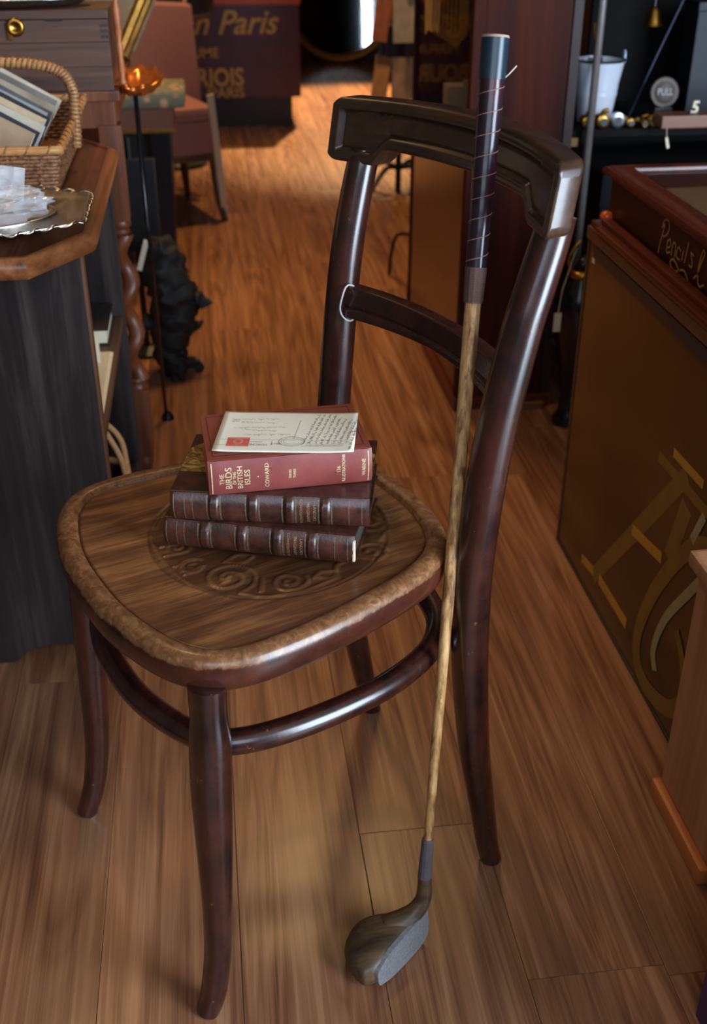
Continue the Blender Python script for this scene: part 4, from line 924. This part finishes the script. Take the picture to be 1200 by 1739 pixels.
obj('navy_rim', tube(bmesh.new(), [(.0565*math.cos(a), .0565*math.sin(a), .132) for a in np.linspace(0, 2*math.pi, 40, endpoint=False)], .0026, 8, True), navy, bu, True)
for sgn in (-1, 1): obj('lug', prism(bmesh.new(), [(-.008, 0), (.008, 0), (.008, .018), (.004, .026), (-.004, .026), (-.008, .018)], -.002, .002, .0008, Matrix.Translation((.057*sgn, .0, .125)) @ Matrix.Rotation(R(90), 4, 'Z') @ Matrix.Rotation(R(90), 4, 'X')), plain('pale_blue_enamel', lin(150, 168, 205), .3), bu)
tg = thing('dark_trowel', 'dark metal trowel standing in the enamel bucket', 'trowel', (.878, 2.568, .613)); obj('blade', bx(bmesh.new(), -.02, .015, -.002, .002, 0, .13, .001), black_m, tg); obj('shaft', tube(bmesh.new(), [(0, 0, .12), (-.012, .0, .20)], .004, 8), brass, tg)
fit = [('brass_tap', .838, .014, .032), ('brass_valve', .872, .015, .036), ('steel_ring', .908, .016, .02), ('brass_elbow', .936, .011, .034), ('brass_nozzle', .966, .010, .05), ('brass_plug', .992, .012, .02)]
for i, (nm, x, r, ln) in enumerate(fit):
    t = thing(nm, {'brass_tap': 'tarnished brass tap at the left end of the dark shelf', 'brass_valve': 'round brass valve in front of the enamel bucket', 'steel_ring': 'shiny steel collar on the dark shelf between brass fittings', 'brass_elbow': 'brass elbow pipe right of the steel collar', 'brass_nozzle': 'bright ribbed brass nozzle near the wooden shelf front', 'brass_plug': 'small brass end cap beside the wooden shelf front'}[nm], 'fitting', (x+.004, 2.485, .6062+r), 0, 'brass fittings along the shelf')
    m_ = steel if nm[0] == 's' else brass; M_ = Matrix.Rotation(R(90), 4, 'X') @ Matrix.Translation((0, 0, -ln/2))
    smooth_angle(obj('body', lathe(bmesh.new(), [(r*.7, 0), (r, ln*.1), (r, ln*.3), (r*.75, ln*.4), (r*.75, ln*.6), (r, ln*.7), (r, ln*.92), (r*.6, ln)], 18, M_), m_, t), 40)
    obj('bore', lathe(bmesh.new(), [(r*.55, 0), (r*.55, .002)], 16, Matrix.Rotation(R(90), 4, 'X') @ Matrix.Translation((0, 0, ln/2-.001))), black_m, t)
    if nm in ('brass_tap', 'brass_nozzle', 'brass_valve'): obj('spout', tube(bmesh.new(), catmull([(0, 0, 0), (.0, -.004, r*1.2), (.012, -.006, r*1.6)], 5), r*.35, 8), m_, t, True)
pp_ = thing('pull_plaque', 'round brown door plaque reading PULL on the shelf', 'plaque', (1.028, 2.52, .6062))
pM = Matrix.Translation((0, 0, .066)) @ Matrix.Rotation(R(80), 4, 'X')
smooth_angle(obj('disc', lathe(bmesh.new(), [(.032, -.003), (.034, 0), (.032, .003), (.024, .004), (.022, .003)], 32, pM), plain('brown_brass', lin(52, 36, 24), .45, .3), pp_), 40)
bm = bmesh.new(); text_bm(bm, 'PULL', .021, lambda u, v: pM @ Vector((u, v-.006, .0046)), 'CENTER', 0, .0002, .8); obj('lettering', bm, plain('pale_letter', lin(150, 148, 148), .5), pp_); obj('stand', bx(bmesh.new(), -.02, .02, -.008, .012, 0, .034, .001), black_m, pp_)
n5 = thing('numeral_five', 'cream house numeral 5 standing on the brown shelf front', 'numeral', (1.066, 2.43, .6422))
bm = bmesh.new(); text_bm(bm, '5', .036, lambda u, v: (u, 0, v+.0005), 'CENTER', .1, .001); geo = bmesh.ops.extrude_face_region(bm, geom=bm.faces[:]); bmesh.ops.translate(bm, vec=(0, .004, 0), verts=[v for v in geo['geom'] if isinstance(v, bmesh.types.BMVert)]); obj('digit', bm, cream, n5); obj('base', bx(bmesh.new(), -.012, .012, -.002, .008, 0, .0012), black_m, n5)
nb = thing('navy_book_box', 'dark navy box standing at the back of the dark shelf', 'box', (1.22, 2.66, .6062)); lb('box_body', -.09, .2, -.03, .05, 0, .22, navy, nb, .003); lb('box_lid', -.092, .202, -.032, .052, .22, .24, navy, nb, .003)
tag(obj('blue_cord', tube(bmesh.new(), [(.982, 2.60, .608), (1.03, 2.605, .73), (1.088, 2.62, .86)], .0014, 6), plain('blue_cord', lin(70, 80, 110), .6)), 'thin blue cord slanting up from the shelf to the navy box', 'cord')
pt = thing('paper_ticket', 'white paper ticket hanging from the brown shelf edge', 'ticket', (1.005, 2.402, .575)); bm = bmesh.new(); bx(bm, -.003, .003, -.0005, .0005, 0, .024, 0, Matrix.Rotation(R(-16), 4, 'Y')); obj('slip', bm, cream, pt); obj('thread', tube(bmesh.new(), [(-.006, 0, .022), (-.008, .002, .043)], .0006, 5), cream, pt)
hb = thing('brass_bell', 'small brass bell hanging under the upper shelf', 'bell', (1.02, 2.62, .80)); smooth_angle(obj('bell_body', lathe(bmesh.new(), [(.022, 0), (.018, .008), (.014, .03), (.006, .04)], 20), brass, hb), 50); obj('hanger', tube(bmesh.new(), [(0, 0, .04), (0, 0, .2)], .002, 6), black_m, hb)
btk = thing('travel_trunk', 'black trunk on the floor under the dark shelf', 'trunk', (1.1, 2.62, 0)); lb('trunk_body', -.2, .5, -.12, .18, 0, .42, inner, btk, .006); lb('trunk_lid', -.203, .503, -.123, .183, .42, .5, inner, btk, .008); obj('lock', bx(bmesh.new(), .0, .03, -.127, -.122, .40, .44, .001), brass, btk)
ur = thing('black_urn', 'black urn with brass handle standing between the cabinet and the glass case', 'urn', (.785, 2.24, 0))
smooth_angle(obj('urn_body', lathe(bmesh.new(), [(.036, 0), (.038, .012), (.026, .03), (.022, .07), (.034, .14), (.05, .22), (.056, .28), (.05, .32), (.03, .345), (.027, .365)], 28), blackgloss, ur), 50)
obj('brass_collar', lathe(bmesh.new(), [(.029, .345), (.033, .35), (.033, .358), (.028, .364)], 24), brass, ur, True)
for sgn in (-1, 1): obj('brass_handle', tube(bmesh.new(), catmull([(.026*sgn, 0, .36), (.034*sgn, 0, .385), (.024*sgn, 0, .41), (.012*sgn, 0, .425)], 6), .0042, 8), brass, ur, True)
obj('stopper', lathe(bmesh.new(), [(.02, .364), (.016, .38), (.004, .395)], 16), blackgloss, ur, True)
ptg = thing('price_tag', 'cream price tag on a thread hanging from the black urn', 'tag', (.715, 2.17, .25)); obj('tag_card', bx(bmesh.new(), -.008, .008, -.0006, .0006, 0, .042, .0003), cream, ptg); obj('thread', tube(bmesh.new(), [(0, 0, .042), (.008, .01, .09), (.045, .055, .162)], .0007, 5), cream, ptg)
bpl = thing('black_crate', 'low black crate behind the glass case', 'crate', (.92, 2.33, 0)); lb('crate_body', -.06, .16, -.12, .13, 0, .28, black_m, bpl, .004); lb('crate_lid', -.062, .162, -.122, .132, .28, .29, black_m, bpl, .003)
wp = thing('white_plate', 'white plate standing on edge on the black crate', 'plate', (.90, 2.28, .2905)); smooth_angle(obj('plate_body', lathe(bmesh.new(), [(.02, .0), (.045, .002), (.062, .010), (.063, .012), (.045, .006), (.02, .004)], 36, Matrix.Translation((0, 0, .063)) @ Matrix.Rotation(R(82), 4, 'X')), white_m, wp), 40)
obj('plate_stand', bx(bmesh.new(), -.02, .02, -.004, .03, 0, .008, .001), black_m, wp)

# ================================================================== right: glass case with the pencil box on top
gc = thing('display_case', 'bronze glass display case with gold scroll decoration, right of the chair', 'display case', (.85, 1.35, 0))
def bronze():
    nt = NT('bronze_glass'); v = coords(nt, (1, 1, 1)); n = noise(nt, v, 4, 3, .5)
    nt.l(ramp(nt, n.outputs[0], [(.35, lin(52, 34, 16)), (.65, lin(84, 58, 26))]).outputs[0], nt.b.inputs['Base Color']); nt.b.inputs['Roughness'].default_value = .16; nt.b.inputs['Specular IOR Level'].default_value = .7; return nt.m
sg = pbox('side_pane', .6135, .622, 1.09, 1.734, .006, .580, bronze(), gc, .0005)
pbox('corner_edge', .6115, .624, 1.732, 1.738, 0, .582, plain('brass_edge', lin(104, 76, 44), .35, .6), gc, .0006); pbox('bottom_edge', .6115, .625, 1.09, 1.738, 0, .006, black_m, gc, .0006)
pbox('case_body', .622, 1.15, 1.09, 1.734, 0, .581, plain('case_dark', lin(30, 22, 16), .5), gc); pbox('case_top', .609, 1.16, 1.088, 1.742, .581, .601, wood('case_top_wood', lin(70, 44, 26), lin(104, 68, 42), lin(126, 86, 54), 1, 1, .35), gc, .003)
pbox('top_edge_band', .6085, .6115, 1.09, 1.70, .560, .580, plain('band_blue', lin(34, 38, 44), .3), gc, .0005)
ogold = plain('olive_gold_paint', lin(132, 102, 40), .45, .15, .15, 40); bgold = plain('bright_gold_paint', lin(196, 146, 52), .4, .2, .1, 40); pgold = plain('pale_gold_paint', lin(160, 152, 104), .45, .1, .1, 40)
SCN = [0]
def scroll(nm, pts, wd, m_, n=8):
    SCN[0] += 1; off = .00012*SCN[0]
    sc = lambda u, v: (.6130-off-.85, u-1.35, v)
    bm = bmesh.new(); pp = catmull(pts, n) if len(pts) > 2 else [np.array(pts[0])+(np.array(pts[1])-np.array(pts[0]))*k/4 for k in range(5)]
    ribbon(bm, pp, wd, sc); geo = bmesh.ops.extrude_face_region(bm, geom=bm.faces[:]); bmesh.ops.translate(bm, vec=(.0006, 0, 0), verts=[v for v in geo['geom'] if isinstance(v, bmesh.types.BMVert)]); obj(nm, bm, m_, sg)
scroll('gilt_rail', [(1.25, .395), (1.385, .23), (1.535, .048)], .030, ogold); scroll('gilt_rail', [(1.235, .355), (1.25, .30), (1.262, .255)], .034, ogold)
scroll('gilt_bar', [(1.345, .377), (1.175, .380)], .016, ogold); scroll('gilt_bar', [(1.30, .406), (1.20, .409)], .013, bgold)
scroll('gilt_bar', [(1.40, .222), (1.285, .242)], .017, bgold); scroll('gilt_bar', [(1.595, .047), (1.535, .058)], .016, bgold); scroll('gilt_bar', [(1.505, .062), (1.37, .064)], .018, bgold)
scroll('gilt_wheel', [(1.10, .36), (1.192, .318), (1.272, .213), (1.318, .107), (1.316, .045), (1.267, .022), (1.18, .05), (1.12, .12)], .028, ogold); scroll('pale_spoke', [(1.13, .325), (1.18, .255), (1.239, .168), (1.261, .099), (1.246, .068)], .016, pgold); scroll('pale_spoke', [(1.180, .372), (1.202, .322)], .014, pgold)
scroll('gilt_bar', [(1.20, .175), (1.17, .15), (1.15, .11)], .016, ogold)
obj('price_sticker', bx(bmesh.new(), .6126-.85, .6133-.85, 1.700-1.35, 1.712-1.35, .548, .566), cream, sg)
pb = thing('pencil_box', 'mahogany shop counter box with glass lid and gold Pencils lettering', 'box', (.85, 1.42, .6015))
pbox('base_board', .612, 1.10, 1.10, 1.735, .6015, .612, mahogY, pb, .004)
pbox('base_ridge', .6045, .622, 1.10, 1.690, .6035, .6125, mahogY, pb, .004); pbox('base_ridge', .618, .636, 1.10, 1.706, .611, .6205, mahogY, pb, .004)
pbox('side_board', .640, .652, 1.10, 1.735, .612, .682, wood('dark_mahogany', lin(30, 10, 7), lin(46, 16, 11), lin(60, 22, 14), 1, 1, .3), pb, .001); pbox('end_board', .652, 1.09, 1.723, 1.735, .612, .682, mahogX, pb, .001); pbox('end_board', .652, 1.09, 1.10, 1.112, .612, .682, mahogX, pb, .001); pbox('side_board', 1.09, 1.10, 1.10, 1.735, .612, .682, mahogY, pb, .001)
lm = [(0, .682), (0, .687), (.003, .691), (.007, .6915), (.010, .6935), (.036, .6935), (.038, .690), (.038, .682)]
bm = bmesh.new(); sweep(bm, [(.630-.85, 1.095-1.42), (1.11-.85, 1.095-1.42), (1.11-.85, 1.758-1.42), (.630-.85, 1.758-1.42)], [(a, z-.6015) for a, z in lm]); smooth_angle(obj('lid_frame', bm, mahogY, pb), 35)
pbox('lid_glass', .664, 1.076, 1.13, 1.724, .6865, .689, glass('lid_glass'), pb, 0); pbox('lining', .652, 1.09, 1.112, 1.723, .6125, .660, plain('beige_lining', lin(150, 118, 84), .8, 0, .1, 30), pb, 0)
pg = plain('gold_script', lin(196, 140, 70), .4, .2, .1, 60)
pf = lambda u, v: (.6392-.85, 1.42-u, v-.6015)      # u = -(y): left to right as read
def script(strokes, nm, wd):
    bm = bmesh.new()
    for st_ in strokes: ribbon(bm, catmull([(x, z) for x, z in st_], 6), wd, lambda u, v: (.6392-.85, -1.42-u, v-.6015))
    o = obj(nm, bm, pg, pb)
P_ = lambda x, z: (-(1.512-x*1.18), .624+z)    # letters start at y=1.512
script([[P_(.0, -.002), P_(.004, .020), P_(.010, .044), P_(.003, .036), P_(.006, .047), P_(.020, .050), P_(.024, .038), P_(.014, .027), P_(.006, .026)],
        [P_(.022, .012), P_(.034, .020), P_(.031, .028), P_(.024, .022), P_(.026, .008), P_(.036, .012)], [P_(.040, .008), P_(.041, .026), P_(.049, .026), P_(.050, .009)], [P_(.066, .024), P_(.057, .026), P_(.055, .013), P_(.066, .011)],
        [P_(.072, .012), P_(.073, .027)], [P_(.080, .012), P_(.084, .042)], [P_(.103, .030), P_(.094, .031), P_(.100, .022), P_(.101, .014), P_(.092, .014)]], 'pencils_lettering', .0028)
script([[P_(.070, -.004), P_(.050, .006), P_(.040, -.002), P_(.056, -.008), P_(.082, .002), P_(.10, -.010)]], 'swash', .0030)
script([[P_(.110, .002), P_(.117, .007), P_(.115, -.002), P_(.125, .030), P_(.130, .042), P_(.124, .044), P_(.119, .016), P_(.127, -.002), P_(.140, .004)]], 'initial_lettering', .0030)
# orange ball of something on the case top, behind the box corner
cb = thing('orange_fruit_dish', 'small orange glass knob on the case top at the end of the pencil box', 'knob', (.632, 1.720, .6015)); bm = bmesh.new(); lathe(bm, [(.006, .011), (.010, .014), (.011, .019), (.008, .025), (.002, .027)], 16); obj('knob_ball', bm, plain('orange_glass', lin(214, 92, 36), .2), cb, True); obj('knob_base', lathe(bmesh.new(), [(.008, .0115), (.006, .014)], 12), brass, cb)
cb.name = 'orange_knob'

# ================================================================== bottom right: pale oak cabinet, purple bag
oc = thing('pale_oak_cabinet', 'pale oak cabinet with moulded top and base, at the lower right edge', 'cabinet', (.75, .82, 0))
pbox('body', .562, 1.0, .56, 1.068, 0, .366, paleoak, oc, .002); pbox('top_slab', .551, 1.01, .55, 1.084, .366, .386, paleoak, oc, .006)
pbox('base_moulding', .549, .562, .905, 1.072, 0, .026, orangewood, oc, .005)
t = tag(box('price_label', .568, .615, 1.030, 1.066, .3864, .3868, plain('white_label', lin(226, 226, 228), .6), None, 0), 'white printed label lying on the pale oak cabinet', 'label')
bm = bmesh.new()
for k in range(4): ribbon(bm, [(.572, 1.036+.007*k), (.59, 1.0362+.007*k), (.608-.006*(k % 2), 1.036+.007*k)], .0014, lambda u, v: (u, v, .38695))
o = obj('print_line', bm, plain('label_ink', lin(120, 116, 116), .7), t); o['kind'] = 'stuff'
pv = thing('purple_bag', 'purple paper bag standing on the floor at the bottom right corner', 'bag', (.515, .62, 0)); purp = plain('purple_paper', lin(66, 34, 84), .55)
for nm, a_ in (('side', (-.036, .030, .108, .112)), ('side', (-.036, .030, -.102, -.098)), ('panel', (-.038, -.034, -.10, .112)), ('panel', (.028, .032, -.10, .112))): obj(nm, bx(bmesh.new(), a_[0], a_[1], a_[2], a_[3], 0, .30, .0008), purp, pv)
